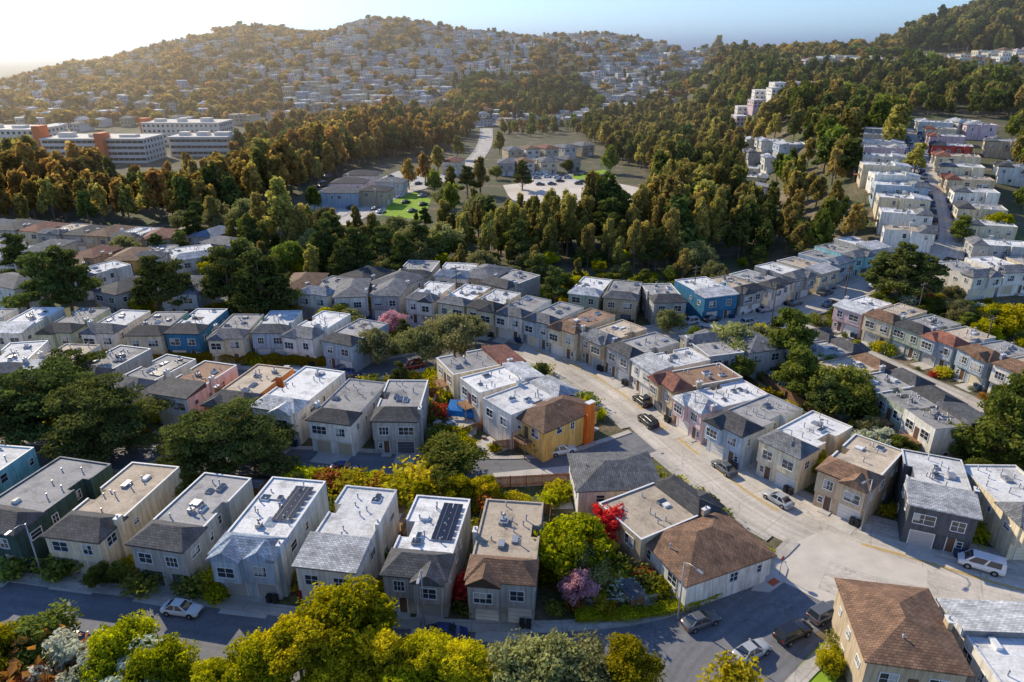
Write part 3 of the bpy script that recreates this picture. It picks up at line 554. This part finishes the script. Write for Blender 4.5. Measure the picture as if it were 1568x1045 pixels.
# rows of houses along the ridge streets of the right-hand hill
def simplehouse(wk,fk,w=5,l=6.5,h=6.5):
    mb=MB(); mb.box(-w,w,-l,l,-6,h,0,'b'); mb.box(-w-.2,w+.2,-l-.2,l+.2,h,h+.35,1); mb.box(w*.2,w*.2+1.2,0,1.5,h+.35,h+1.,0)
    for z in (.8,h-2.5):
        for x in (-w*.6,w*.1,w*.62): mb.box(x-.7,x+.7,-l-.06,-l,z,z+1.2,2)
        for y in (-4,0,4): mb.box(w,w+.06,y-.6,y+.6,z,z+1.1,2); mb.box(-w-.06,-w,y-.6,y+.6,z,z+1.1,2)
    return mb.mesh('house',[wallm(wk),flatm(fk),GLASS])
def simplehip(wk,sk):
    mb=MB(); mb.box(-5,5,-6.5,6.5,-6,5.4,0,'b'); hiproof(mb,-5.5,5.5,-7,7,5.4,(0,-2),(0,2),2,1)
    for x in (-3.2,.4,3.2): mb.box(x-.7,x+.7,-6.56,-6.5,3.3,4.5,2); mb.box(x-.7,x+.7,-6.56,-6.5,.6,1.8,2)
    return mb.mesh('house',[wallm(wk),shm(sk),GLASS])
SHS=[simplehouse('W','w'),simplehouse('W','g',4,7,5.8),simplehouse('C','w',4.5,6,7.2),simplehouse('B','w'),simplehip('W','g'),simplehip('C','b'),simplehip('T','g'),simplehouse('P','w',4,6,6),simplehouse('L','w',6,6,5.5),simplehip('W','s'),simplehip('C','r'),simplehouse('T','t',4.5,7,6),simplehip('L','d')]
eh=empty('hillside_houses'); et=empty('hillside_trees'); KEEP=[(119,yy_) for yy_ in (335,345,355,365)]
for (y,xa,xb) in ((600,215,480),(614,235,480),(585,330,480),(470,138,192),(455,142,188)):
    x=xa
    while x<xb:
        put(R.choice(SHS[:4]+[SHS[7],SHS[5],SHS[11]]),'house',(x,y+R.uniform(-2,2),hgt(x,y)+2.5),(.85,.85,R.uniform(.7,.95)),R.uniform(-.15,.15),eh); KEEP.append((x,y)); x+=10.5
def keepout(x,y): return y>290 and any(abs(x-a)<9 and -30<y-b<9 for a,b in KEEP)
def inside(p,poly):
    c=False; j=len(poly)-1
    for i in range(len(poly)):
        if (poly[i][1]>p[1])!=(poly[j][1]>p[1]) and p[0]<(poly[j][0]-poly[i][0])*(p[1]-poly[i][1])/(poly[j][1]-poly[i][1])+poly[i][0]: c=not c
        j=i
    return c
def grove(name,poly,sp,keys,hr,world=False,ws=1.,over=()):
    P_=poly if world else [site(*q) for q in poly]; xs_=[p[0] for p in P_]; ys_=[p[1] for p in P_]; e=empty(name); n=0
    y=min(ys_)
    while y<max(ys_):
        x=min(xs_)
        while x<max(xs_):
            px,py=x+R.uniform(-.5,.5)*sp,y+R.uniform(-.5,.5)*sp
            if inside((px,py),P_) and not inhouse(px,py,2.5) and (py>640 or roaddist(px,py)>1.5) and not keepout(px,py) and not any(inside((px,py),o) for o in over):
                tree(R.choice(keys),px,py,R.uniform(*hr)*(.8+.35*sin(px*.05)*sin(py*.043+1)**2),e,'tree',ws*R.uniform(.85,1.15)); n+=1
            x+=sp
        y+=sp
    return n
cnt=[]
F1=[(-90,345),(120,348),(290,345),(400,325),(470,296),(560,252),(690,232),(735,200),(640,188),(480,192),(380,225),(345,285),(200,292),(60,292),(-90,292)]
cnt.append(grove('eucalyptus_forest',F1,8.3,['rustf','rustf','rustf','eucf','dkf'],(15,24)))
cnt.append(grove('eucalyptus_forest',[(720,186),(905,178),(915,140),(700,150)],10,['eucf','dkf','farpine'],(12,18)))
cnt.append(grove('eucalyptus_forest',[(768,212),(905,208),(905,188),(765,196)],12,['eucf','grnf','rustf'],(7,12)))
cnt.append(grove('eucalyptus_grove',[(650,392),(700,412),(820,408),(1010,418),(1010,368),(900,362),(720,358)],7.2,['euc','euc','euc','euc','pine'],(15,22),ws=.85))
F4=[(1005,418),(1110,402),(1210,372),(1190,345),(1125,330),(1100,260),(1060,240),(1005,270),(1005,340)]
cnt.append(grove('eucalyptus_grove',F4,7.6,['euc','euc','eucf','dkf'],(20,28)))
F5=[(890,222),(915,222),(945,255),(1005,270),(1110,255),(1120,200),(1100,170),(1010,165),(900,190)]
cnt.append(grove('eucalyptus_forest',F5,8.5,['eucf','eucf','eucf','dkf'],(14,23)))
F6=[(1200,360),(1330,350),(1325,300),(1305,180),(1385,178),(1420,180),(1600,184),(1600,112),(1300,114),(1090,130),(1090,190),(1230,200),(1210,300)]
cnt.append(grove('hillside_forest',F6,8.6,['eucf','eucf','dkf','farpine','grnf','eucf'],(11,19)))
WF=[[site(*q) for q in f] for f in (F4,F5,F6)]
cnt.append(grove('hillside_forest',[(62,200),(118,205),(150,240),(185,330),(235,480),(260,640),(120,640),(95,420),(85,300)],8.,['eucf','eucf','dkf','grnf'],(12,19),True,over=WF))
cnt.append(grove('hillside_forest',[(1545,330),(1640,330),(1640,185),(1545,185),(1550,240)],8,['eucf','grnf'],(7,13)))
cnt.append(grove('ridge_forest',[(350,760),(372,690),(400,632),(760,632),(800,900),(450,960),(345,860)],10.5,['eucf','eucf','farpine','dkf'],(18,27),True,ws=1.15))
def blocked(x,y): return (660<y<790 and abs(x-10)<75) or (x>165 and y<830) or (x>335)
nh=0
y=625.
while y<1110:
    x=-800.+R.uniform(0,10)
    while x<420:
        f=sin(x*.012+y*.02)+sin(x*.03-y*.013+2)+.6*sin(x*.06+1)
        dens=.93 if x>-300 else .5
        if y<680 and x<-60: dens*=.5
        wob=6*sin(x*.02+y*.05)
        if not blocked(x,y):
            if R.random()<dens and f>-1.4: put(R.choice(SHS),'house',(x+R.uniform(-3,3),y+wob+R.uniform(-2,2),hgt(x,y+wob)+R.uniform(-1,2)),(R.uniform(.6,1.05),R.uniform(.7,1.),R.uniform(.7,1.05)),R.uniform(-.5,.5)+.5*sin(x*.01),eh); nh+=1
            for _ in range(2 if x<-230 else 1):
                if R.random()<(.42 if x>-230 else .62)+(.5 if f<-.8 else 0): tree(R.choice(['farb','farb','farb','farpine','eucf']),x+R.uniform(-7,7),y+wob+R.uniform(5,13),R.uniform(5,12),et,'tree')
        elif x<345 and R.random()<.8: tree(R.choice(['farb','farg','farpine','eucf']),x,y,R.uniform(8,14),et,'tree',1.2)
        x+=R.uniform(8.5,12.)
    y+=15.5
for k in range(700):
    x=R.uniform(-1100,-330); y=R.uniform(520,1500)
    if x/y<-.85 or (x>-600 and y>1000) or (x>-520 and y<560): continue
    if R.random()<.4: put(R.choice(SHS),'house',(x,y,hgt(x,y)),R.uniform(.8,1.2),R.uniform(-.6,.6),eh)
    else: tree(R.choice(['farb','farb','eucf']),x,y,R.uniform(7,14),et,'tree',1.3)
for (xx,yy,H) in ((288,1052,20),(262,1055,10),(-200,1060,14),(-100,1062,14),(-25,1060,13),(60,1062,12),(-320,1058,14),(-380,1060,16),(120,1060,10),(182,1060,10)): tree('farpine' if xx<200 else 'eucf',xx,yy,H,et,'tree',1.3)
# ------------------------------------------------------------------ shrubs in the gardens
TX,TY=site(712,622,2)
eg=empty('garden_shrubs'); n=0
for _ in range(9000):
    x,y=R.uniform(-105,120),R.uniform(52,190)
    if abs(x)>y*.85 or inhouse(x,y,.7) or roaddist(x,y)<2.4 or math.hypot(x-TX,(y-TY)*.7)<4.5: continue
    near=any((x-h[0])**2+(y-h[1])**2<210 for h in HF)
    if not near and R.random()<.3: continue
    k_=R.choices(['sh_green','sh_bright','sh_yellow','sh_orange','sh_red','sh_white'],[6,6,2.5,1.2,.3,.5])[0]
    tree(k_,x,y,R.uniform(.7,2.6),eg,'shrub',R.uniform(.8,1.4)); n+=1
    if n>1250: break
et2=0
for _ in range(1200):
    x,y=R.uniform(-100,125),R.uniform(78,205)
    if abs(x)>y*.8 or inhouse(x,y,2.2) or roaddist(x,y)<4.5 or math.hypot(x-TX,(y-TY)*.6)<9: continue
    tree(R.choice(['green','olive','lime','pineb','pine']),x,y,R.uniform(3,6.5)); et2+=1
    if et2>95: break
ew=0
for _ in range(900):
    x,y=R.uniform(-125,60),R.uniform(185,255)
    if x<-.75*y or inhouse(x,y,1.5) or roaddist(x,y)<2.5: continue
    tree(R.choice(['green','olive','euc','euc','pine','olive']),x,y,R.uniform(5,12)); ew+=1
    if ew>120: break
def fence(p,q,h=1.7,name='wooden_fence',mt=None):
    L_=math.dist(p,q); th=math.atan2(q[1]-p[1],q[0]-p[0]); mb=MB(); x=0
    while x<L_: mb.box(x,x+.15,-.02+.012*(int(x/.17)%2),.005+.012*(int(x/.17)%2),.05,h+R.uniform(-.02,.02)); x+=.17
    x=0
    while x<=L_: mb.box(x-.05,x+.05,.03,.13,0,h+.05); x+=2.4
    mb.box(0,L_,.03,.07,.4,.5); mb.box(0,L_,.03,.07,h-.4,h-.3)
    mb.obj(name,[mt or WOOD],None,(p[0],p[1],hgt(*p)),th)
for cx,cy,th,w,L_ in list(HF):
    if cy>130 or cy<62 or abs(cx)>88: continue
    def W_(a,b): return (cx+a*cos(th)-b*sin(th),cy+a*sin(th)+b*cos(th))
    a=w/2+.7; p=W_(a,L_/2-1); q=W_(a,L_/2+6.5); q2=W_(-a,L_/2+6.5)
    if all(not inhouse(*z_,.3) and roaddist(*z_)>1.5 for z_ in (p,q,((p[0]+q[0])/2,(p[1]+q[1])/2))): fence(p,q)
    if all(not inhouse(*z_,.3) and roaddist(*z_)>1.5 for z_ in (q,q2,((q2[0]+q[0])/2,(q2[1]+q[1])/2))): fence(q,q2)
    s_=W_(R.uniform(-2,2),L_/2+4.8)
    if not inhouse(*s_,1.5) and roaddist(*s_)>3 and R.random()<.5:
        sb=MB(); sb.box(-1.2,1.2,-.9,.9,0,2.,0,'t'); hiproof(sb,-1.4,1.4,-1.1,1.1,2.,(-1.38,0),(1.38,0),.6,1,.08); sb.box(-.4,.4,-.94,-.9,.05,1.8,2); sb.obj('garden_shed',[WOOD,shm('g'),TRIM],None,(*s_,0),th)
    s_=W_(R.uniform(-1,1),L_/2+1.9)
    if not inhouse(*s_,0.) and roaddist(*s_)>3:
        sb=MB(); sb.box(-2.6,2.6,-1.7,1.7,-.1,.04,0,'b'); sb.obj('patio',[CONC],None,(*s_,0),th)
fence(site(757,748),site(872,742),2.,mt=basic('orange_fence_wood',(.42,.15,.06),.8,.3,2.))
fence(site(885,905),site(950,850),1.8); fence(site(755,690),site(805,685),1.8)
HP=smooth_line([site(*q) for q in ((880,948),(960,946),(1040,932),(1110,905),(1160,872),(1176,848))],1.)
mb=MB(); nr=normals(HP)
for i in range(len(HP)-1):
    for o0,o1,z0,z1 in ((1.7,2.,-.2,1.1),):
        q=[(HP[j][0]+nr[j][0]*o,HP[j][1]+nr[j][1]*o) for j,o in ((i,o0),(i+1,o0),(i+1,o1),(i,o1))]
        mb.face([(*p,z1) for p in q]); mb.face([(*q[0],z0),(*q[1],z0),(*q[1],z1),(*q[0],z1)]); mb.face([(*q[2],z0),(*q[3],z0),(*q[3],z1),(*q[2],z1)])
mb.obj('retaining_wall',[CONC])
def hedge(line,w,h,fol,name='hedge'):
    g=np.random.default_rng(5); a=np.array(line); seg=np.linalg.norm(np.diff(a,axis=0),axis=1); k=int(seg.sum()*w*h*330); i=g.integers(0,len(a)-1,k); t=g.random(k)[:,None]
    p=a[i]*(1-t)+a[i+1]*t; d=a[i+1]-a[i]; d/=np.linalg.norm(d,axis=1,keepdims=True); nn=np.stack([-d[:,1],d[:,0]],1)
    lump=1+.2*np.sin(p[:,0]*1.3)*np.sin(p[:,1]*1.7+1); p=p+nn*(g.uniform(-w/2,w/2,k)*lump)[:,None]; z=h*lump*(1-g.random(k)**2*.9)
    P3=np.concatenate([p,z[:,None]],1); n3=g.normal(size=(k,3)); n3[:,2]+=.6; n3/=np.linalg.norm(n3,axis=1,keepdims=True); tt=np.cross(n3,g.normal(size=(k,3))); tt/=np.linalg.norm(tt,axis=1,keepdims=True); b=np.cross(n3,tt); s=.11
    V=np.stack([P3-tt*s,P3-b*s*.7,P3+tt*s,P3+b*s*.7],1).reshape(-1,3); me=D.meshes.new(name); me.from_pydata(V.tolist(),[],[(4*j,4*j+1,4*j+2,4*j+3) for j in range(k)]); me.materials.append(FO[fol])
    at=me.attributes.new('tint','FLOAT','POINT'); at.data.foreach_set('value',np.repeat(g.random(k)*.7+.2*lump,4).tolist()); put(me,name)
hedge(HP,1.6,.9,'bright')
hedge(smooth_line([site(*q) for q in ((110,552),(250,553),(380,556),(500,560))],1.),2.,1.8,'yellow')
hedge(smooth_line([site(*q) for q in ((450,735),(560,742),(640,748),(745,752))],1.),2.2,1.6,'bright')
# ------------------------------------------------------------------ cars
pm,N,L,P=base('car_paint'); oi=N.new('ShaderNodeObjectInfo'); L.new(oi.outputs['Color'],P.inputs['Base Color']); P.inputs['Roughness'].default_value=.25; P.inputs['Specular IOR Level'].default_value=.6; P.inputs['Coat Weight'].default_value=.5
LRED=basic('tail_light',(.4,.02,.02),.3); LWH=basic('head_light',(.7,.7,.7),.2)
def carmesh(kind):
    mb=MB()
    if kind=='sedan': st=[(-2.28,.34,.60,.70),(-2.15,.24,.70,.83),(-1.2,.2,.86,.89),(-.7,.2,.93,.9),(1.1,.2,.95,.9),(1.75,.2,.97,.89),(2.15,.25,.93,.84),(2.3,.36,.80,.72)]; gb=(-1.0,1.85,.92,.80); gt=(-.2,1.05,1.43,.62)
    elif kind=='suv': st=[(-2.3,.38,.75,.74),(-2.18,.28,.9,.87),(-1.3,.25,1.02,.93),(-.8,.25,1.07,.94),(1.4,.25,1.08,.94),(2.15,.28,1.06,.92),(2.3,.4,.98,.84)]; gb=(-1.05,2.22,1.05,.86); gt=(-.3,1.95,1.68,.70)
    else: st=[(-2.5,.4,.8,.78),(-2.38,.3,1.,.92),(-1.8,.28,1.15,.97),(1.4,.28,1.2,.98),(2.4,.3,1.2,.97),(2.5,.4,1.15,.92)]; gb=(-1.85,2.47,1.17,.94); gt=(-1.1,2.4,1.95,.82)
    rings=[]
    for y,zb,zt,w in st:
        hp=[(w*.85,zb),(w,zb+.12),(w*1.01,(zb+zt)/2),(w*.97,zt-.06),(w*.85,zt),(w*.4,zt+.03)]
        rings.append([(x,y,z) for x,z in hp]+[(-x,y,z) for x,z in hp[::-1]])
    i0=len(mb.v); n=12
    for r in rings: mb.v+=r
    for i in range(len(rings)-1):
        for k in range(n): mb.f.append((i0+i*n+k,i0+i*n+(k+1)%n,i0+(i+1)*n+(k+1)%n,i0+(i+1)*n+k)); mb.m.append(0); mb.sm.append(k not in (11,))
    mb.face(rings[0],0); mb.face(rings[-1][::-1],0)
    B=[(-gb[3],gb[0],gb[2]),(gb[3],gb[0],gb[2]),(gb[3],gb[1],gb[2]),(-gb[3],gb[1],gb[2])]; Tp=[(-gt[3],gt[0],gt[2]),(gt[3],gt[0],gt[2]),(gt[3],gt[1],gt[2]),(-gt[3],gt[1],gt[2])]
    lp=lambda a,b,t:tuple(a[j]+(b[j]-a[j])*t for j in range(3))
    for i in range(4):
        a,b,c,d=B[i],B[(i+1)%4],Tp[(i+1)%4],Tp[i]
        cuts=[(0,.07,0),(.07,.93,1),(.93,1,0)] if i%2==0 else [(0,.07,0),(.07,.46,1),(.46,.52,0),(.52,.88,1),(.88,1,0)]
        for t0,t1,m_ in cuts: mb.face([lp(a,b,t0),lp(a,b,t1),lp(d,c,t1),lp(d,c,t0)],m_)
    rt=[(x*.9,y+(.08 if y<gt[1]-.1 else -.08),gt[2]+.05) for x,y,z in Tp]
    for i in range(4): mb.face([Tp[i],Tp[(i+1)%4],rt[(i+1)%4],rt[i]],0)
    mb.face(rt,0)
    W=st[3][3]; wr=.33 if kind=='sedan' else .37; fy,by=-1.42,1.42
    for y in (fy,by):
        for s in (-1,1):
            mb.tube([(s*(W-.2),y,wr),(s*(W+.012),y,wr)],[wr+.07,wr+.07],14,2); mb.tube([(s*(W-.2),y,wr),(s*(W+.03),y,wr)],[wr,wr],14,2); mb.tube([(s*(W-.1),y,wr),(s*(W+.045),y,wr)],[wr*.6,wr*.55],10,3)
    zl=st[1][2]-.14; zr=st[-2][2]-.18
    for s in (-1,1):
        mb.box(s*.45,s*.74,st[0][0]-.03,st[0][0]+.12,zl-.07,zl+.05,4); mb.box(s*.45,s*.74,st[-1][0]-.12,st[-1][0]+.03,zr-.07,zr+.07,5)
        mb.box(s*W,s*(W+.16),gb[0]+.3,gb[0]+.45,gb[2],gb[2]+.13,0)
    mb.box(-.5,.5,st[0][0]-.01,st[0][0]+.1,.38,.52,2)
    return mb.mesh(kind,[pm,GLASS,DARK,METAL,LWH,LRED])
CM={k:carmesh(k) for k in ('sedan','suv','van')}
def tang(x,y):
    b=1e9;t=(1,0);z=0
    for r in ROADS:
        d=(r['a'][:,0]-x)**2+(r['a'][:,1]-y)**2; i=int(np.argmin(d))
        if d[i]<b: b=d[i]; l=r['l']; p,q=l[max(i-1,0)],l[min(i+1,len(l)-1)]; t=(q[0]-p[0],q[1]-p[1]); z=r['z']
    return math.atan2(t[1],t[0]),z
CC={'w':(.75,.75,.74),'k':(.015,.015,.018),'g':(.12,.125,.13),'s':(.42,.43,.44),'b':(.02,.05,.16),'r':(.3,.02,.02),'n':(.05,.06,.09)}
CARS=[]
def car(x,y,c,k='sedan',rev=False,th=None):
    if any((x-a)**2+(y-b)**2<26 for a,b in CARS): return
    CARS.append((x,y)); a,z=tang(x,y); a=a if th is None else th
    o=put(CM[k],{'sedan':'parked_car','suv':'parked_suv','van':'parked_van'}[k],(x,y,hgt(x,y)+z+.012),1,a+pi/2+(pi if rev else 0)); o.color=(*CC[c],1)
for a in [(280,938,'w'),(120,988,'k'),(685,975,'b'),(1072,956,'g'),(1150,1003,'s'),(1213,975,'k','suv'),(1262,945,'g','suv'),(1190,769,'s'),(1108,721,'g'),(1082,770,'k'),(992,650,'k','suv'),(983,618,'k'),(964,602,'k','suv'),(858,541,'k'),(880,551,'w'),(860,694,'w','suv'),(1500,870,'w','van'),(1140,480,'w'),(1172,478,'s'),(820,512,'s'),(905,522,'n'),(780,505,'k')]:
    x,y=site(*a[:2]); car(x,y,*a[2:],th=(.5 if a[:2] in ((1150,1003),(1213,975),(1262,945)) else None))
def parkline(idx,off,i0,i1,prob):
    r=ROADS[idx]; nr=normals(r['l']); i=i0
    while i<min(i1,len(r['l'])):
        if R.random()<prob:
            x=r['l'][i][0]+nr[i][0]*off; y=r['l'][i][1]+nr[i][1]*off
            if roaddist(x,y,r)>1.: car(x,y,R.choice('wkgssbkrn'),R.choice(('sedan','sedan','suv')),R.random()<.3)
        i+=3
parkline(3,2.7,2,70,.35); parkline(3,-2.7,2,70,.35); parkline(4,2.5,0,40,.7); parkline(4,-2.5,0,40,.6); parkline(5,2.7,8,60,.6); parkline(5,-2.7,8,60,.3); parkline(6,3.,2,90,.8); parkline(6,-3.,2,90,.8); parkline(2,-2.2,10,50,.2); parkline(8,2.2,0,90,.4); parkline(0,-4.5,28,150,.45); parkline(0,4.5,45,150,.4)
for k in range(60):
    x,y=site(R.uniform(490,650),R.uniform(270,328))
    if not inhouse(x,y,2): car(x,y,R.choice('wkgs'),th=.9)
for k in range(30):
    x,y=site(R.uniform(820,925),R.uniform(266,284)); car(x,y,R.choice('wkgs'),th=.2)
# ------------------------------------------------------------------ street furniture
def lamp(u,v,aim):
    x,y=site(u,v); mb=MB(); mb.tube([(0,0,0),(0,0,.5),(0,0,8)],[.16,.11,.07],8); mb.tube([(0,0,7.9),(.8,0,8.35),(2.1,0,8.45)],[.05,.045,.04],6); mb.box(1.9,2.7,-.15,.15,8.36,8.5,0); mb.box(2.,2.6,-.1,.1,8.33,8.358,1); mb.tube([(0,0,0),(0,0,.25)],[.2,.18],8)
    mb.obj('street_lamp',[METAL,LWH],None,(x,y,.12),math.radians(aim))
for a in ((66,885,-100),(1038,948,-60),(1318,812,215),(1058,668,205),(890,556,210),(650,960,-90),(1200,730,205)): lamp(*a)
PW=basic('pole_wood',(.13,.09,.06),.9,.3,3.)
poles=[]
for u,v in ((1500,560),(1400,500),(1290,470),(1180,500),(1060,470),(700,470)):
    x,y=site(u,v); z=hgt(x,y); mb=MB(); mb.tube([(0,0,-.3),(0,0,11)],[.17,.11],8); mb.box(-1.2,1.2,-.06,.06,10.2,10.35); mb.box(-.9,.9,-.06,.06,9.3,9.43)
    for k in (-1.1,-.4,.4,1.1): mb.tube([(k,0,10.35),(k,0,10.55)],[.05,.04],6,1)
    mb.obj('utility_pole',[PW,METAL],None,(x,y,z),.5); poles.append((x,y,z))
for p,q in zip(poles,poles[1:]):
    mb=MB()
    for o in (-1.1,.4,1.1):
        pts=[(p[0]+(q[0]-p[0])*t+o*cos(.5),p[1]+(q[1]-p[1])*t+o*sin(.5),p[2]+(q[2]-p[2])*t+10.5-4*.8*t*(1-t)) for t in [i/10 for i in range(11)]]; mb.tube(pts,[.025]*11,4)
    mb.obj('overhead_wires',[DARK])
x,y=site(1193,882); mb=MB(); mb.tube([(0,0,0),(0,0,2.9)],[.04,.04],6,0); mb.face([(.38*cos(pi/8+k*pi/4),-.05,2.6+.38*sin(pi/8+k*pi/4)) for k in range(8)],1); mb.face([(.38*cos(pi/8+k*pi/4),-.045,2.6+.38*sin(pi/8+k*pi/4)) for k in range(8)][::-1],2); mb.obj('stop_sign',[METAL,basic('sign_red',(.45,.02,.02),.5),TRIM],None,(x,y,.1),.6)
CP=[site(*q) for q in ((1176,850),(1198,856),(1206,872),(1200,893),(1178,908),(1150,905),(1168,880))]
mb=MB(); mb.face([(*p,.15) for p in CP])
for i in range(len(CP)): a,b=CP[i],CP[(i+1)%len(CP)]; mb.face([(*a,-.05),(*b,-.05),(*b,.15),(*a,.15)])
mb.obj('corner_pavement',[basic('pavement_slab',(.58,.53,.47),.9,.12,.6)])
x,y=site(1184,893); mb=MB(); mb.box(-.7,.7,-.45,.45,.152,.165); mb.obj('tactile_paving',[basic('tactile_red',(.6,.13,.05),.8)],None,(x,y,.0),.6)
mb=MB(); mb.face([(-3,-1.2,1.6),(3,-1.4,1.5),(3.1,1.2,2.6),(-2.9,1.2,2.5)]); mb.face([(-2.9,1.2,2.5),(3.1,1.2,2.6),(3.1,2.6,1.5),(-3,2.6,1.6)]); mb.face([(-3,-1.2,1.6),(3,-1.4,1.5),(3,-1.42,.4),(-3,-1.22,.5)])
for a,b in ((-2.9,-1.1),(2.9,-1.3),(2.9,2.4),(-2.9,2.4)): mb.box(a-.04,a+.04,b-.04,b+.04,0,1.5,1)
mb.obj('blue_tarp_shelter',[basic('tarp_blue',(.02,.22,.60),.5),METAL],None,(TX,TY,0),-.15)
junk=empty('yard_clutter')
for k in range(26):
    a,b=R.uniform(-6,9),R.uniform(-9,-2.5); x,y=TX+a,TY+b
    if inhouse(x,y,.4): continue
    mb=MB(); s=R.uniform(.25,.7); mb.box(-s,s,-s*.7,s*.7,0,s*1.2); mb.box(-s*1.05,s*1.05,-s*.75,s*.75,s*1.2,s*1.3,1)
    kk=R.choice(('W','U','G','R','T','D')); mb.obj('crate',[wallm(kk),METAL],junk,(x,y,0),R.uniform(0,3))
# ------------------------------------------------------------------ atmosphere, light, camera
hz=MB(); hz.box(-9000,9000,280,14000,-80,165); hm=D.materials.new('haze_volume'); hm.use_nodes=True; n=hm.node_tree.nodes; n.remove(n['Principled BSDF'])
vs=n.new('ShaderNodeVolumeScatter'); vs.inputs['Density'].default_value=.00045; vs.inputs['Anisotropy'].default_value=.72; vs.inputs['Color'].default_value=(1,.80,.58,1); hm.node_tree.links.new(vs.outputs[0],n['Material Output'].inputs['Volume'])
hz.obj('haze',[hm])
w=D.worlds.new('World'); SC.world=w; w.use_nodes=True; N=w.node_tree.nodes; L=w.node_tree.links
sk=N.new('ShaderNodeTexSky'); sk.sky_type='NISHITA'; sk.sun_disc=False; EL=math.radians(32); AZ=math.radians(-43)
sk.sun_elevation=EL; sk.sun_rotation=AZ%(2*pi); sk.air_density=1.; sk.dust_density=.05; sk.ozone_density=3.
bg=N['Background']; bg.inputs['Strength'].default_value=.15
L.new(mixc(N,L,1.,sk.outputs[0],(.88,.99,1.24),'MULTIPLY'),bg.inputs['Color'])
S=Vector((sin(AZ)*cos(EL),cos(AZ)*cos(EL),sin(EL)))
ld=D.lights.new('sun','SUN'); ld.energy=5.; ld.angle=math.radians(.5); ld.color=(1,.88,.66); lo=D.objects.new('sun',ld); lo.rotation_euler=S.to_track_quat('Z','Y').to_euler(); lo.location=(-100,200,150); COL.objects.link(lo)
SC.view_settings.view_transform='Standard'; SC.view_settings.look='None'; SC.view_settings.exposure=0
cd=D.cameras.new('camera'); cd.sensor_width=36; cd.lens=36*FPX/1568; cd.clip_end=40000; cd.clip_start=1; co=D.objects.new('camera',cd); co.location=(0,0,CZ); co.rotation_euler=(pi/2-PITCH,0,0); COL.objects.link(co); SC.camera=co
print('COUNTS',cnt,nh,len(D.objects),len(HF))
